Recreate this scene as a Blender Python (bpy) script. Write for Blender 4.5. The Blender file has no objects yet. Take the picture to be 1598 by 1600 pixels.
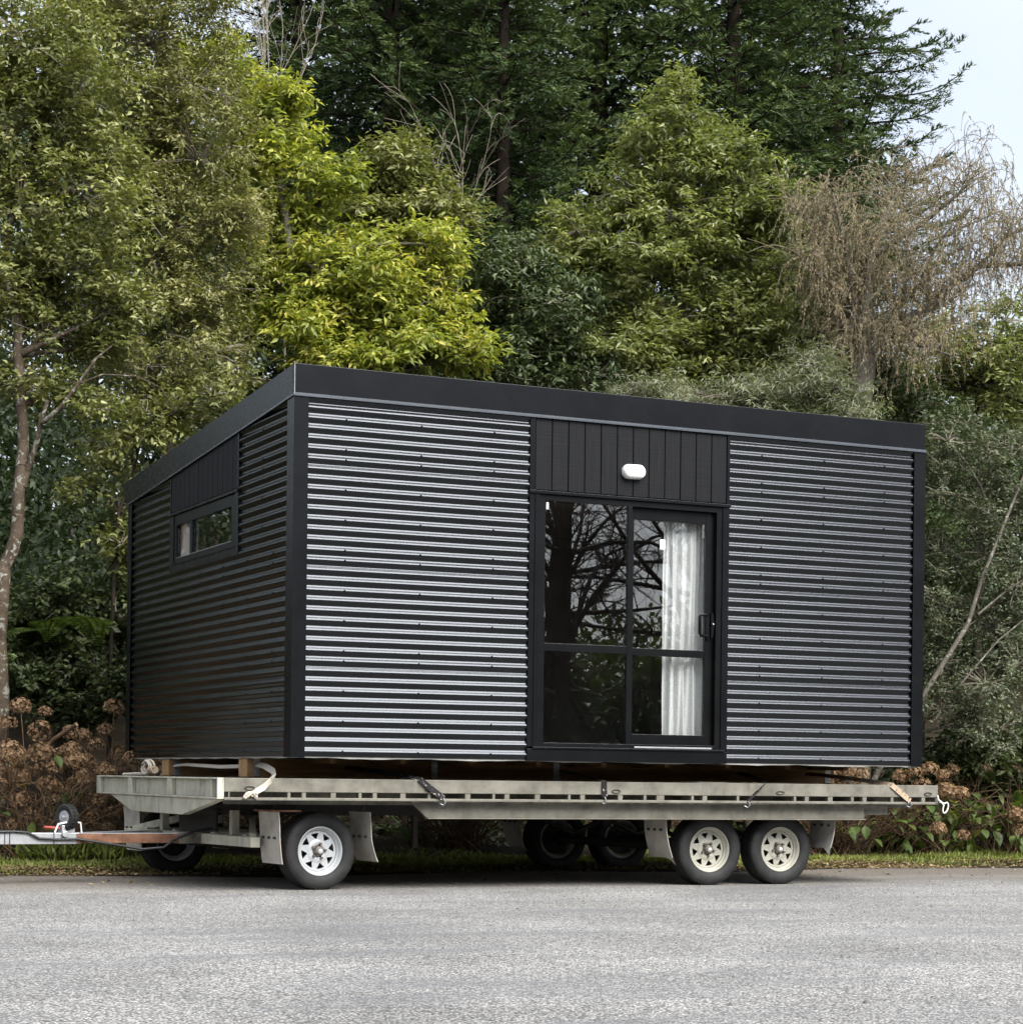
import bpy, math, random
import numpy as np
from mathutils import Matrix, Vector
random.seed(7)
rng = np.random.default_rng(7)
R = math.radians
scene = bpy.context.scene
COL = scene.collection

# ------------------------------------------------------------------ camera
EYE = 0.90
FPX, CYPX, ROLL = 3334.5, 1212.85, 0.0120          # focal length and horizon row at 1598 x 1600
cam_d = bpy.data.cameras.new('camera'); cam = bpy.data.objects.new('camera', cam_d); COL.objects.link(cam)
cam_d.sensor_fit = 'HORIZONTAL'; cam_d.sensor_width = 36.0
cam_d.lens = 36.0 * FPX / 1598.0
cam_d.shift_y = (CYPX - 800.0) / 1598.0
cam_d.clip_start = 0.1; cam_d.clip_end = 3000.0
cam.matrix_world = Matrix.Translation((0, 0, EYE)) @ Matrix.Rotation(R(90), 4, 'X') @ Matrix.Rotation(ROLL, 4, 'Z')
# the roll turns about the lens axis, which sits below the frame's middle: the shift follows it
cam_d.shift_x = 0.0
scene.camera = cam

# ------------------------------------------------------------------ sky, sun, exposure
SUN = Vector((0.47, -0.50, 0.725)).normalized()
SUN_EL = math.asin(SUN.z); SUN_AZ = math.atan2(SUN.x, SUN.y)
world = bpy.data.worlds.new('World'); scene.world = world; world.use_nodes = True
wn, wl = world.node_tree.nodes, world.node_tree.links
wn.clear()
w_out = wn.new('ShaderNodeOutputWorld'); w_bg = wn.new('ShaderNodeBackground'); w_bg.inputs['Strength'].default_value = 0.052
w_sky = wn.new('ShaderNodeTexSky'); w_sky.sky_type = 'NISHITA'; w_sky.sun_disc = False
w_sky.sun_elevation = SUN_EL; w_sky.sun_rotation = SUN_AZ; w_sky.air_density = 1.2; w_sky.dust_density = 2.0
w_tc = wn.new('ShaderNodeTexCoord'); w_no = wn.new('ShaderNodeTexNoise')
w_no.inputs['Scale'].default_value = 2.6; w_no.inputs['Detail'].default_value = 6; w_no.inputs['Roughness'].default_value = 0.55
w_rp = wn.new('ShaderNodeValToRGB')
w_rp.color_ramp.elements[0].position = 0.30; w_rp.color_ramp.elements[0].color = (2.7, 3.0, 3.55, 1)
w_rp.color_ramp.elements[1].position = 0.72; w_rp.color_ramp.elements[1].color = (3.8, 3.95, 4.2, 1)
w_mx = wn.new('ShaderNodeMix'); w_mx.data_type = 'RGBA'; w_mx.inputs[0].default_value = 0.86
wl.new(w_tc.outputs['Generated'], w_no.inputs['Vector']); wl.new(w_no.outputs['Fac'], w_rp.inputs['Fac'])
wl.new(w_sky.outputs['Color'], w_mx.inputs[6]); wl.new(w_rp.outputs['Color'], w_mx.inputs[7])
wl.new(w_mx.outputs[2], w_bg.inputs['Color']); wl.new(w_bg.outputs['Background'], w_out.inputs['Surface'])

sun_d = bpy.data.lights.new('sun', 'SUN'); sun_d.energy = 1.5; sun_d.angle = R(44); sun_d.color = (1.0, 0.98, 0.95)
sun = bpy.data.objects.new('sun', sun_d); COL.objects.link(sun)
sun.rotation_euler = SUN.to_track_quat('Z', 'Y').to_euler(); sun.location = SUN * 60

vs = scene.view_settings
scene.display_settings.display_device = 'sRGB'
vs.view_transform = 'Standard'; vs.look = 'None'; vs.gamma = 1.0; vs.use_curve_mapping = False
vs.exposure = 2.52
scene.render.engine = 'CYCLES'
cy = scene.cycles
cy.max_bounces = 4; cy.diffuse_bounces = 2; cy.glossy_bounces = 2; cy.transmission_bounces = 3; cy.transparent_max_bounces = 8
cy.denoising_prefilter = 'FAST'
cy.use_denoising = True; cy.use_adaptive_sampling = True; cy.adaptive_threshold = 0.02
cy.sample_clamp_indirect = 6.0; cy.caustics_reflective = False; cy.caustics_refractive = False

# ------------------------------------------------------------------ frames and pixel geometry (building aid)
TH = R(25.1); CX, CY = -1.6453, 16.0195               # near bottom corner of the cabin; u runs along its front, v backwards
CT, ST = math.cos(TH), math.sin(TH)
FRAME = Matrix.Translation((CX, CY, 0)) @ Matrix.Rotation(TH, 4, 'Z')
def W(u, v, z=0.0):
    return Vector((CX + u * CT - v * ST, CY + u * ST + v * CT, z))
def UV(x, y):
    dx, dy = x - CX, y - CY
    return dx * CT + dy * ST, -dx * ST + dy * CT
def at(px, py, Y):
    dx, dy = px - 799.0, py - CYPX
    cr, sr = math.cos(ROLL), math.sin(ROLL)
    return np.array([(dx * cr + dy * sr) / FPX * Y, Y, EYE + (dx * sr - dy * cr) / FPX * Y])

# ------------------------------------------------------------------ object helpers
def tag(o, label=None, cat=None, group=None, kind=None):
    if label: o['label'] = label
    if cat: o['category'] = cat
    if group: o['group'] = group
    if kind: o['kind'] = kind
    return o
def empty(name, m=None, parent=None):
    o = bpy.data.objects.new(name, None); COL.objects.link(o); o.empty_display_size = 0.2
    if parent is not None: o.parent = parent
    if m is not None: o.matrix_local = m
    return o
def link(name, me, parent=None, m=None):
    o = bpy.data.objects.new(name, me); COL.objects.link(o)
    if parent is not None: o.parent = parent
    if m is not None: o.matrix_local = m
    return o

class MB:
    """collects polygons for ONE mesh object"""
    def __init__(s): s.v = []; s.f = []
    def poly(s, pts):
        n = len(s.v); s.v += [tuple(p) for p in pts]; s.f.append(tuple(range(n, n + len(pts)))); return s
    def box(s, a0, a1, b0, b1, c0, c1):
        n = len(s.v)
        s.v += [(a0,b0,c0),(a1,b0,c0),(a1,b1,c0),(a0,b1,c0),(a0,b0,c1),(a1,b0,c1),(a1,b1,c1),(a0,b1,c1)]
        for q in ((0,3,2,1),(4,5,6,7),(0,1,5,4),(1,2,6,5),(2,3,7,6),(3,0,4,7)): s.f.append(tuple(n + i for i in q))
        return s
    def prism(s, pts2, lo, hi, axis='y'):
        """extrude a 2-D outline along an axis: outline in (x,z) for y, (y,z) for x, (x,y) for z"""
        def P(p, t): return {'y': (p[0], t, p[1]), 'x': (t, p[0], p[1]), 'z': (p[0], p[1], t)}[axis]
        n = len(s.v); k = len(pts2)
        s.v += [P(p, lo) for p in pts2] + [P(p, hi) for p in pts2]
        s.f.append(tuple(n + i for i in range(k))); s.f.append(tuple(n + k + i for i in reversed(range(k))))
        for i in range(k):
            j = (i + 1) % k; s.f.append((n + j, n + i, n + k + i, n + k + j))
        return s
    def bar(s, p, q, w, h, up=(0, 0, 1)):
        """box beam from p to q"""
        p, q = Vector(p), Vector(q); d = (q - p).normalized(); x = d.cross(Vector(up)).normalized(); z = x.cross(d)
        n = len(s.v)
        for c in (p, q):
            for a, b in ((-1,-1),(1,-1),(1,1),(-1,1)): s.v.append(tuple(c + x * (a * w / 2) + z * (b * h / 2)))
        for qd in ((0,1,2,3),(7,6,5,4),(0,4,5,1),(1,5,6,2),(2,6,7,3),(3,7,4,0)): s.f.append(tuple(n + i for i in qd))
        return s
    def tube(s, pts, rad, sides=6, cap=True):
        pts = [Vector(p) for p in pts]; n0 = len(s.v)
        if not hasattr(rad, '__len__'): rad = [rad] * len(pts)
        prev = None
        for i, p in enumerate(pts):
            t = (pts[min(i + 1, len(pts) - 1)] - pts[max(i - 1, 0)]).normalized()
            ref = prev if prev is not None else (Vector((0, 0, 1)) if abs(t.z) < 0.9 else Vector((1, 0, 0)))
            x = (ref - t * ref.dot(t)).normalized(); prev = x; y = t.cross(x)
            for k in range(sides):
                a = 2 * math.pi * k / sides; s.v.append(tuple(p + (x * math.cos(a) + y * math.sin(a)) * rad[i]))
        for i in range(len(pts) - 1):
            for k in range(sides):
                a = n0 + i * sides + k; b = n0 + i * sides + (k + 1) % sides
                s.f.append((a, b, b + sides, a + sides))
        if cap:
            s.f.append(tuple(n0 + k for k in reversed(range(sides))))
            s.f.append(tuple(n0 + (len(pts) - 1) * sides + k for k in range(sides)))
        return s
    def lathe(s, prof, seg=40, axis='y', c=(0, 0, 0), closed=False):
        """prof: (axial, radius) list, spun about an axis through c"""
        n = len(s.v); k = len(prof)
        for j in range(seg):
            a = 2 * math.pi * j / seg; ca, sa = math.cos(a), math.sin(a)
            for t, r in prof:
                p = {'y': (r * ca, t, r * sa), 'z': (r * ca, r * sa, t), 'x': (t, r * ca, r * sa)}[axis]
                s.v.append((p[0] + c[0], p[1] + c[1], p[2] + c[2]))
        kk = k if closed else k - 1
        for j in range(seg):
            j2 = (j + 1) % seg
            for i in range(kk):
                i2 = (i + 1) % k
                s.f.append((n + j * k + i, n + j * k + i2, n + j2 * k + i2, n + j2 * k + i))
        return s
    def mesh(s, name, mat, smooth=None):
        me = bpy.data.meshes.new(name); me.from_pydata(s.v, [], s.f)
        me.materials.append(mat); me.validate(); 
        import bmesh
        bm = bmesh.new(); bm.from_mesh(me); bmesh.ops.recalc_face_normals(bm, faces=bm.faces); bm.to_mesh(me); bm.free()
        if smooth is not None:
            me.polygons.foreach_set('use_smooth', [True] * len(me.polygons)); me.set_sharp_from_angle(angle=R(smooth))
        me.update(); return me
    def build(s, name, mat, parent=None, m=None, bevel=0, smooth=None):
        o = link(name, s.mesh(name, mat, smooth), parent, m)
        if bevel:
            b = o.modifiers.new('bevel', 'BEVEL'); b.width = bevel; b.segments = 2; b.limit_method = 'ANGLE'; b.angle_limit = R(40)
        return o

# ------------------------------------------------------------------ materials
def mat(name):
    m = bpy.data.materials.new(name); m.use_nodes = True; nt = m.node_tree; nt.nodes.clear()
    return m, nt.nodes, nt.links
def ramp(nd, stops, interp='LINEAR'):
    r = nd.new('ShaderNodeValToRGB'); cr = r.color_ramp; cr.interpolation = interp
    while len(cr.elements) < len(stops): cr.elements.new(0.5)
    for e, (p, c) in zip(cr.elements, stops):
        e.position = p; e.color = (c[0], c[1], c[2], 1) if hasattr(c, '__len__') else (c, c, c, 1)
    return r
def noise(nd, ln, scale, detail=4, rough=0.55, vec=None, coord='Object', dist=0.0):
    n = nd.new('ShaderNodeTexNoise'); n.inputs['Scale'].default_value = scale; n.inputs['Detail'].default_value = detail
    n.inputs['Roughness'].default_value = rough; n.inputs['Distortion'].default_value = dist
    if vec is None:
        tc = nd.new('ShaderNodeTexCoord'); vec = tc.outputs[coord]
    ln.new(vec, n.inputs['Vector']); return n
def mapped(nd, ln, scale, coord='Object'):
    tc = nd.new('ShaderNodeTexCoord'); mp = nd.new('ShaderNodeMapping'); mp.inputs['Scale'].default_value = scale
    ln.new(tc.outputs[coord], mp.inputs['Vector']); return mp.outputs['Vector']
def mixc(nd, ln, fac, a, b, mode='MIX'):
    m = nd.new('ShaderNodeMix'); m.data_type = 'RGBA'; m.blend_type = mode
    for sock, val in ((m.inputs[0], fac), (m.inputs[6], a), (m.inputs[7], b)):
        if hasattr(val, 'links') or isinstance(val, bpy.types.NodeSocket): ln.new(val, sock)
        elif hasattr(val, '__len__'): sock.default_value = (*val[:3], 1)
        else: sock.default_value = val
    return m.outputs[2]
def principled(nd, ln, color=None, rough=0.6, metal=0.0, spec=0.5, bump=None, bump_str=0.3, bump_dist=0.01, coat=0.0, ior=None):
    out = nd.new('ShaderNodeOutputMaterial'); p = nd.new('ShaderNodeBsdfPrincipled')
    def put(sock, val):
        if isinstance(val, bpy.types.NodeSocket): ln.new(val, sock)
        elif hasattr(val, '__len__'): sock.default_value = (*val[:3], 1)
        else: sock.default_value = val
    put(p.inputs['Base Color'], color); put(p.inputs['Roughness'], rough); put(p.inputs['Metallic'], metal)
    p.inputs['Specular IOR Level'].default_value = spec
    if ior: p.inputs['IOR'].default_value = ior
    p.inputs['Coat Weight'].default_value = coat; p.inputs['Coat Roughness'].default_value = 0.15
    if bump is not None:
        b = nd.new('ShaderNodeBump'); b.inputs['Strength'].default_value = bump_str; b.inputs['Distance'].default_value = bump_dist
        ln.new(bump, b.inputs['Height']); ln.new(b.outputs['Normal'], p.inputs['Normal'])
    ln.new(p.outputs['BSDF'], out.inputs['Surface']); return p
def simple(name, color, rough=0.6, metal=0.0, vary=0.25, scale=8, spec=0.5, bump=0.15, bd=0.004):
    m, nd, ln = mat(name); n = noise(nd, ln, scale, 5)
    c = tuple(color)
    r = ramp(nd, [(0.25, tuple(x * (1 - vary) for x in c)), (0.75, tuple(min(1, x * (1 + vary)) for x in c))])
    ln.new(n.outputs['Fac'], r.inputs['Fac'])
    n2 = noise(nd, ln, scale * 9, 4)
    principled(nd, ln, r.outputs['Color'], rough, metal, spec, n2.outputs['Fac'], bump, bd); return m

M = {}
# black coated steel: satin paint with faint dust and a few thin scratches
def steel_black(name, base, rough, spec, ior):
    m, nd, ln = mat(name)
    n1 = noise(nd, ln, 3.0, 5); r1 = ramp(nd, [(0.35, base), (0.8, tuple(x * 1.8 + 0.001 for x in base))]); ln.new(n1.outputs['Fac'], r1.inputs['Fac'])
    n2 = noise(nd, ln, 2.5, 3); rr = ramp(nd, [(0.3, rough * 0.95), (0.75, rough * 1.08)]); ln.new(n2.outputs['Fac'], rr.inputs['Fac'])
    wob = noise(nd, ln, 2.2, 2)
    principled(nd, ln, r1.outputs['Color'], rr.outputs['Color'], 0.0, spec, ior=ior).inputs['Specular Tint'].default_value = (0.86, 0.92, 1.0, 1); return m  # sky blue of the reflections put into the specular tint
M['cladding'] = steel_black('corrugated_black_steel', (0.0018, 0.0019, 0.0023), 0.22, 0.5, 1.53)
M['drip'] = steel_black('drip_edge_steel', (0.02, 0.021, 0.023), 0.25, 0.9, 1.8)
M['flashing'] = steel_black('flat_black_steel', (0.0030, 0.0031, 0.0035), 0.27, 0.24, 1.5)
M['alu_black'] = steel_black('black_joinery', (0.0035, 0.0035, 0.0035), 0.30, 0.20, 1.5)
# stained timber boards
m, nd, ln = mat('black_stained_timber')
v = mapped(nd, ln, (60, 60, 2.2)); n = noise(nd, ln, 1.0, 6, 0.65, v); r = ramp(nd, [(0.3, (0.003, 0.0032, 0.0037)), (0.72, (0.009, 0.0095, 0.011))]); ln.new(n.outputs['Fac'], r.inputs['Fac'])
v2 = mapped(nd, ln, (3, 3, 90)); n2 = noise(nd, ln, 1.0, 3, 0.5, v2)
principled(nd, ln, r.outputs['Color'], 0.58, 0, 0.16, n2.outputs['Fac'], 0.35, 0.004); M['boards'] = m
# wood of the bearers
m, nd, ln = mat('pine_bearer')
v = mapped(nd, ln, (1.2, 22, 22)); n = noise(nd, ln, 1.0, 6, 0.6, v, dist=0.6); r = ramp(nd, [(0.25, (0.24, 0.13, 0.055)), (0.6, (0.42, 0.25, 0.115)), (0.85, (0.52, 0.33, 0.17))]); ln.new(n.outputs['Fac'], r.inputs['Fac'])
principled(nd, ln, r.outputs['Color'], 0.75, 0, 0.3, n.outputs['Fac'], 0.25, 0.003); M['pine'] = m
# weathered galvanised / off-white trailer steel
m, nd, ln = mat('weathered_trailer_steel')
n = noise(nd, ln, 5, 7, 0.65); r = ramp(nd, [(0.28, (0.080, 0.073, 0.057)), (0.5, (0.165, 0.155, 0.125)), (0.75, (0.245, 0.232, 0.192))]); ln.new(n.outputs['Fac'], r.inputs['Fac'])
v = mapped(nd, ln, (18, 18, 1.6)); n2 = noise(nd, ln, 1.0, 5, 0.7, v); r2 = ramp(nd, [(0.55, 0.0), (0.78, 0.75)]); ln.new(n2.outputs['Fac'], r2.inputs['Fac'])
c1 = mixc(nd, ln, r2.outputs['Color'], r.outputs['Color'], (0.10, 0.085, 0.065))
n3 = noise(nd, ln, 2.1, 6, 0.7); r3 = ramp(nd, [(0.66, 0.0), (0.74, 0.8)]); ln.new(n3.outputs['Fac'], r3.inputs['Fac'])
c2 = mixc(nd, ln, r3.outputs['Color'], c1, (0.16, 0.075, 0.04))
n4 = noise(nd, ln, 60, 4)
principled(nd, ln, c2, 0.62, 0.15, 0.4, n4.outputs['Fac'], 0.2, 0.003); M['trailer'] = m
m2 = M['trailer'].copy(); m2.name = 'brightened_trailer_steel'; M['cream'] = m2  # paler trailer steel: light missing on the front end put into colour
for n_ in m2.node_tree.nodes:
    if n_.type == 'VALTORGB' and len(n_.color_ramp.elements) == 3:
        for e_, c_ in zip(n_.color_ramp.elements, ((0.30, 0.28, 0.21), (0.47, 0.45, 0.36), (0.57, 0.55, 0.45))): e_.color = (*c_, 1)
M['rust'] = simple('rusty_steel', (0.20, 0.10, 0.06), 0.8, 0.1, 0.55, 14, 0.3, 0.4)
M['dark_steel'] = simple('dirty_dark_steel', (0.035, 0.033, 0.030), 0.7, 0.2, 0.4, 10)
M['deck'] = simple('worn_deck_planks', (0.12, 0.105, 0.085), 0.85, 0, 0.4, 6)
M['galv'] = simple('galvanised_bracket', (0.42, 0.43, 0.44), 0.45, 0.7, 0.2, 25)
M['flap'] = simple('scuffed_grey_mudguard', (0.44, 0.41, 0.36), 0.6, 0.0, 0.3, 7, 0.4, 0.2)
M['rim_white'] = simple('silver_white_rim', (0.46, 0.475, 0.48), 0.32, 0.1, 0.06, 6, 0.5, 0.03)
M['rim_cream'] = simple('dusty_cream_rim', (0.40, 0.385, 0.32), 0.5, 0.0, 0.16, 10, 0.4, 0.06)
M['hub'] = simple('greasy_hub', (0.16, 0.14, 0.12), 0.5, 0.5, 0.5, 20)
M['hub_cap'] = simple('bright_hub_cap', (0.75, 0.75, 0.72), 0.25, 0.6, 0.1, 20, 0.5, 0.02)
M['black'] = simple('black_void_paint', (0.006, 0.006, 0.006), 0.7)
m, nd, ln = mat('tyre_rubber'); n = noise(nd, ln, 9, 6, 0.65); r = ramp(nd, [(0.3, (0.008, 0.008, 0.0085)), (0.75, (0.026, 0.0255, 0.0245))]); ln.new(n.outputs['Fac'], r.inputs['Fac'])
n2 = noise(nd, ln, 70, 3); principled(nd, ln, r.outputs['Color'], 0.68, 0, 0.35, n2.outputs['Fac'], 0.2, 0.002); M['tyre'] = m
M['cable'] = simple('black_cable', (0.015, 0.015, 0.015), 0.5)
M['white_plastic'] = simple('white_light_cover', (0.82, 0.82, 0.80), 0.35, 0, 0.03, 5, 0.5, 0.02)
M['lining'] = simple('pale_lining', (0.42, 0.41, 0.39), 0.8, 0, 0.05, 3)
M['floor_in'] = simple('inner_floor', (0.16, 0.12, 0.09), 0.5, 0, 0.2, 6)
M['paper'] = simple('paper_sticker', (0.75, 0.75, 0.72), 0.7, 0, 0.1, 60)
M['wrap'] = simple('white_building_wrap', (0.33, 0.32, 0.29), 0.7, 0, 0.2, 12)
M['rope'] = simple('white_rope', (0.70, 0.70, 0.67), 0.8, 0, 0.15, 60)
M['red'] = simple('red_coupling_paint', (0.28, 0.05, 0.035), 0.55, 0.1, 0.4, 14)
# curtain
m, nd, ln = mat('white_curtain'); n = noise(nd, ln, 30, 4)
out = nd.new('ShaderNodeOutputMaterial'); d = nd.new('ShaderNodeBsdfDiffuse'); d.inputs['Color'].default_value = (0.86, 0.87, 0.88, 1)
t = nd.new('ShaderNodeBsdfTranslucent'); t.inputs['Color'].default_value = (0.8, 0.8, 0.8, 1); x = nd.new('ShaderNodeMixShader'); x.inputs[0].default_value = 0.2
b = nd.new('ShaderNodeBump'); b.inputs['Strength'].default_value = 0.15; b.inputs['Distance'].default_value = 0.01; ln.new(n.outputs['Fac'], b.inputs['Height']); ln.new(b.outputs['Normal'], d.inputs['Normal'])
ln.new(d.outputs[0], x.inputs[1]); ln.new(t.outputs[0], x.inputs[2]); ln.new(x.outputs[0], out.inputs['Surface']); M['curtain'] = m
# glass: double glazing, Fresnel mirror over tinted see-through
m, nd, ln = mat('window_glass'); out = nd.new('ShaderNodeOutputMaterial'); tr = nd.new('ShaderNodeBsdfTransparent'); tr.inputs['Color'].default_value = (0.95, 0.955, 0.945, 1)
gl = nd.new('ShaderNodeBsdfGlossy'); gl.inputs['Roughness'].default_value = 0.0; gl.inputs['Color'].default_value = (1, 1, 1, 1)
lw = nd.new('ShaderNodeLayerWeight'); lw.inputs['Blend'].default_value = 0.5
pw = nd.new('ShaderNodeMath'); pw.operation = 'POWER'; ln.new(lw.outputs['Facing'], pw.inputs[0]); pw.inputs[1].default_value = 5.0
fr = nd.new('ShaderNodeMath'); fr.operation = 'MULTIPLY_ADD'; ln.new(pw.outputs[0], fr.inputs[0]); fr.inputs[1].default_value = 0.92; fr.inputs[2].default_value = 0.12; x = nd.new('ShaderNodeMixShader')
wv = noise(nd, ln, 1.1, 2); b = nd.new('ShaderNodeBump'); b.inputs['Strength'].default_value = 0.010; b.inputs['Distance'].default_value = 0.02; ln.new(wv.outputs['Fac'], b.inputs['Height']); ln.new(b.outputs['Normal'], gl.inputs['Normal'])
ln.new(fr.outputs[0], x.inputs[0]); ln.new(tr.outputs[0], x.inputs[1]); ln.new(gl.outputs[0], x.inputs[2]); ln.new(x.outputs[0], out.inputs['Surface']); M['glass'] = m
# straps
def strap_mat(name, base, mark):
    m, nd, ln = mat(name); v = mapped(nd, ln, (55, 55, 40)); n = noise(nd, ln, 1.0, 2, 0.5, v); r = ramp(nd, [(0.60, base), (0.66, mark)], 'LINEAR'); ln.new(n.outputs['Fac'], r.inputs['Fac'])
    principled(nd, ln, r.outputs['Color'], 0.8, 0, 0.2); return m
M['strap_black'] = strap_mat('black_printed_strap', (0.014, 0.013, 0.013), (0.30, 0.27, 0.25))
M['strap_tan'] = strap_mat('tan_strap', (0.40, 0.31, 0.22), (0.12, 0.07, 0.05))
M['strap_cream'] = strap_mat('cream_strap', (0.50, 0.45, 0.37), (0.40, 0.35, 0.28))
# chip seal road
m, nd, ln = mat('chip_seal')
tc = nd.new('ShaderNodeTexCoord')
vo = nd.new('ShaderNodeTexVoronoi'); vo.inputs['Scale'].default_value = 82; vo.inputs['Randomness'].default_value = 1.0; ln.new(tc.outputs['Object'], vo.inputs['Vector'])
sp = nd.new('ShaderNodeSeparateColor'); ln.new(vo.outputs['Color'], sp.inputs['Color'])
chip = ramp(nd, [(0.0, (0.085, 0.082, 0.078)), (0.25, (0.25, 0.242, 0.228)), (0.6, (0.41, 0.397, 0.372)), (1.0, (0.62, 0.60, 0.56))]); ln.new(sp.outputs[0], chip.inputs['Fac'])
gap = ramp(nd, [(0.32, 0.0), (0.62, 0.75)]); ln.new(vo.outputs['Distance'], gap.inputs['Fac'])
c1 = mixc(nd, ln, gap.outputs['Color'], chip.outputs['Color'], (0.055, 0.055, 0.057))
big = noise(nd, ln, 0.55, 5, 0.6); bigr = ramp(nd, [(0.3, 0.66), (0.7, 1.14)]); ln.new(big.outputs['Fac'], bigr.inputs['Fac'])
c2 = mixc(nd, ln, 1.0, c1, bigr.outputs['Color'], 'MULTIPLY')
v = mapped(nd, ln, (0.35, 1.6, 1)); trk = noise(nd, ln, 1.0, 4, 0.6, v); trr = ramp(nd, [(0.50, 0.0), (0.66, 0.62)]); ln.new(trk.outputs['Fac'], trr.inputs['Fac'])
c3 = mixc(nd, ln, trr.outputs['Color'], c2, (0.13, 0.13, 0.135))
# silt and leaf mould that has gathered along the verge
sx = nd.new('ShaderNodeSeparateXYZ'); ln.new(tc.outputs['Object'], sx.inputs[0])
mr = nd.new('ShaderNodeMapRange'); mr.inputs[1].default_value = -1.1; mr.inputs[2].default_value = 2.6; ln.new(sx.outputs['Y'], mr.inputs[0])
sn = noise(nd, ln, 1.7, 6, 0.65); sm = nd.new('ShaderNodeMath'); sm.operation = 'MULTIPLY_ADD'; ln.new(sn.outputs['Fac'], sm.inputs[0]); sm.inputs[1].default_value = 0.9; sm.inputs[2].default_value = -0.45
sa = nd.new('ShaderNodeMath'); sa.operation = 'ADD'; sa.use_clamp = True; ln.new(mr.outputs[0], sa.inputs[0]); ln.new(sm.outputs[0], sa.inputs[1])
sr = ramp(nd, [(0.25, 0.0), (0.8, 0.85)]); ln.new(sa.outputs[0], sr.inputs['Fac'])
silt = ramp(nd, [(0.3, (0.085, 0.068, 0.050)), (0.7, (0.17, 0.145, 0.115))]); fn = noise(nd, ln, 25, 5, 0.7); ln.new(fn.outputs['Fac'], silt.inputs['Fac'])
c4 = mixc(nd, ln, sr.outputs['Color'], c3, silt.outputs['Color'])
inv = nd.new('ShaderNodeMath'); inv.operation = 'SUBTRACT'; inv.inputs[0].default_value = 1.0; ln.new(vo.outputs['Distance'], inv.inputs[1])
principled(nd, ln, c4, 0.85, 0, 0.35, inv.outputs[0], 0.8, 0.008); M['road'] = m
# soil and litter
m, nd, ln = mat('dark_soil'); n = noise(nd, ln, 3.2, 7, 0.7); r = ramp(nd, [(0.3, (0.010, 0.008, 0.005)), (0.55, (0.024, 0.018, 0.011)), (0.75, (0.026, 0.028, 0.012))]); ln.new(n.outputs['Fac'], r.inputs['Fac'])
n2 = noise(nd, ln, 30, 5); principled(nd, ln, r.outputs['Color'], 0.95, 0, 0.1, n2.outputs['Fac'], 0.6, 0.03); M['soil'] = m

def leaf_mat(name, stops, transl=0.25, rough=0.45, spec=0.35, nscale=0.9, namp=0.55, gain=1.15):
    """leaf colour from the per-leaf random value, drifting in clumps of a metre or so"""
    m, nd, ln = mat(name); at_ = nd.new('ShaderNodeAttribute'); at_.attribute_name = 'tint'
    n = noise(nd, ln, nscale, 3, 0.5); mm = nd.new('ShaderNodeMath'); mm.operation = 'MULTIPLY_ADD'; ln.new(n.outputs['Fac'], mm.inputs[0]); mm.inputs[1].default_value = namp * 2; mm.inputs[2].default_value = -namp
    ad = nd.new('ShaderNodeMath'); ad.operation = 'ADD'; ad.use_clamp = True; ln.new(at_.outputs['Fac'], ad.inputs[0]); ln.new(mm.outputs[0], ad.inputs[1])
    r = ramp(nd, [(p_, tuple(x_ * gain for x_ in c_)) for p_, c_ in stops]); ln.new(ad.outputs[0], r.inputs['Fac'])
    out = nd.new('ShaderNodeOutputMaterial'); p = nd.new('ShaderNodeBsdfPrincipled'); ln.new(r.outputs['Color'], p.inputs['Base Color'])
    p.inputs['Roughness'].default_value = rough; p.inputs['Specular IOR Level'].default_value = spec
    t = nd.new('ShaderNodeBsdfTranslucent'); g = mixc(nd, ln, 1.0, r.outputs['Color'], (1.25, 1.35, 0.6), 'MULTIPLY'); ln.new(g, t.inputs['Color'])
    x = nd.new('ShaderNodeMixShader'); x.inputs[0].default_value = transl; ln.new(p.outputs[0], x.inputs[1]); ln.new(t.outputs[0], x.inputs[2]); ln.new(x.outputs[0], out.inputs['Surface'])
    return m
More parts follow.
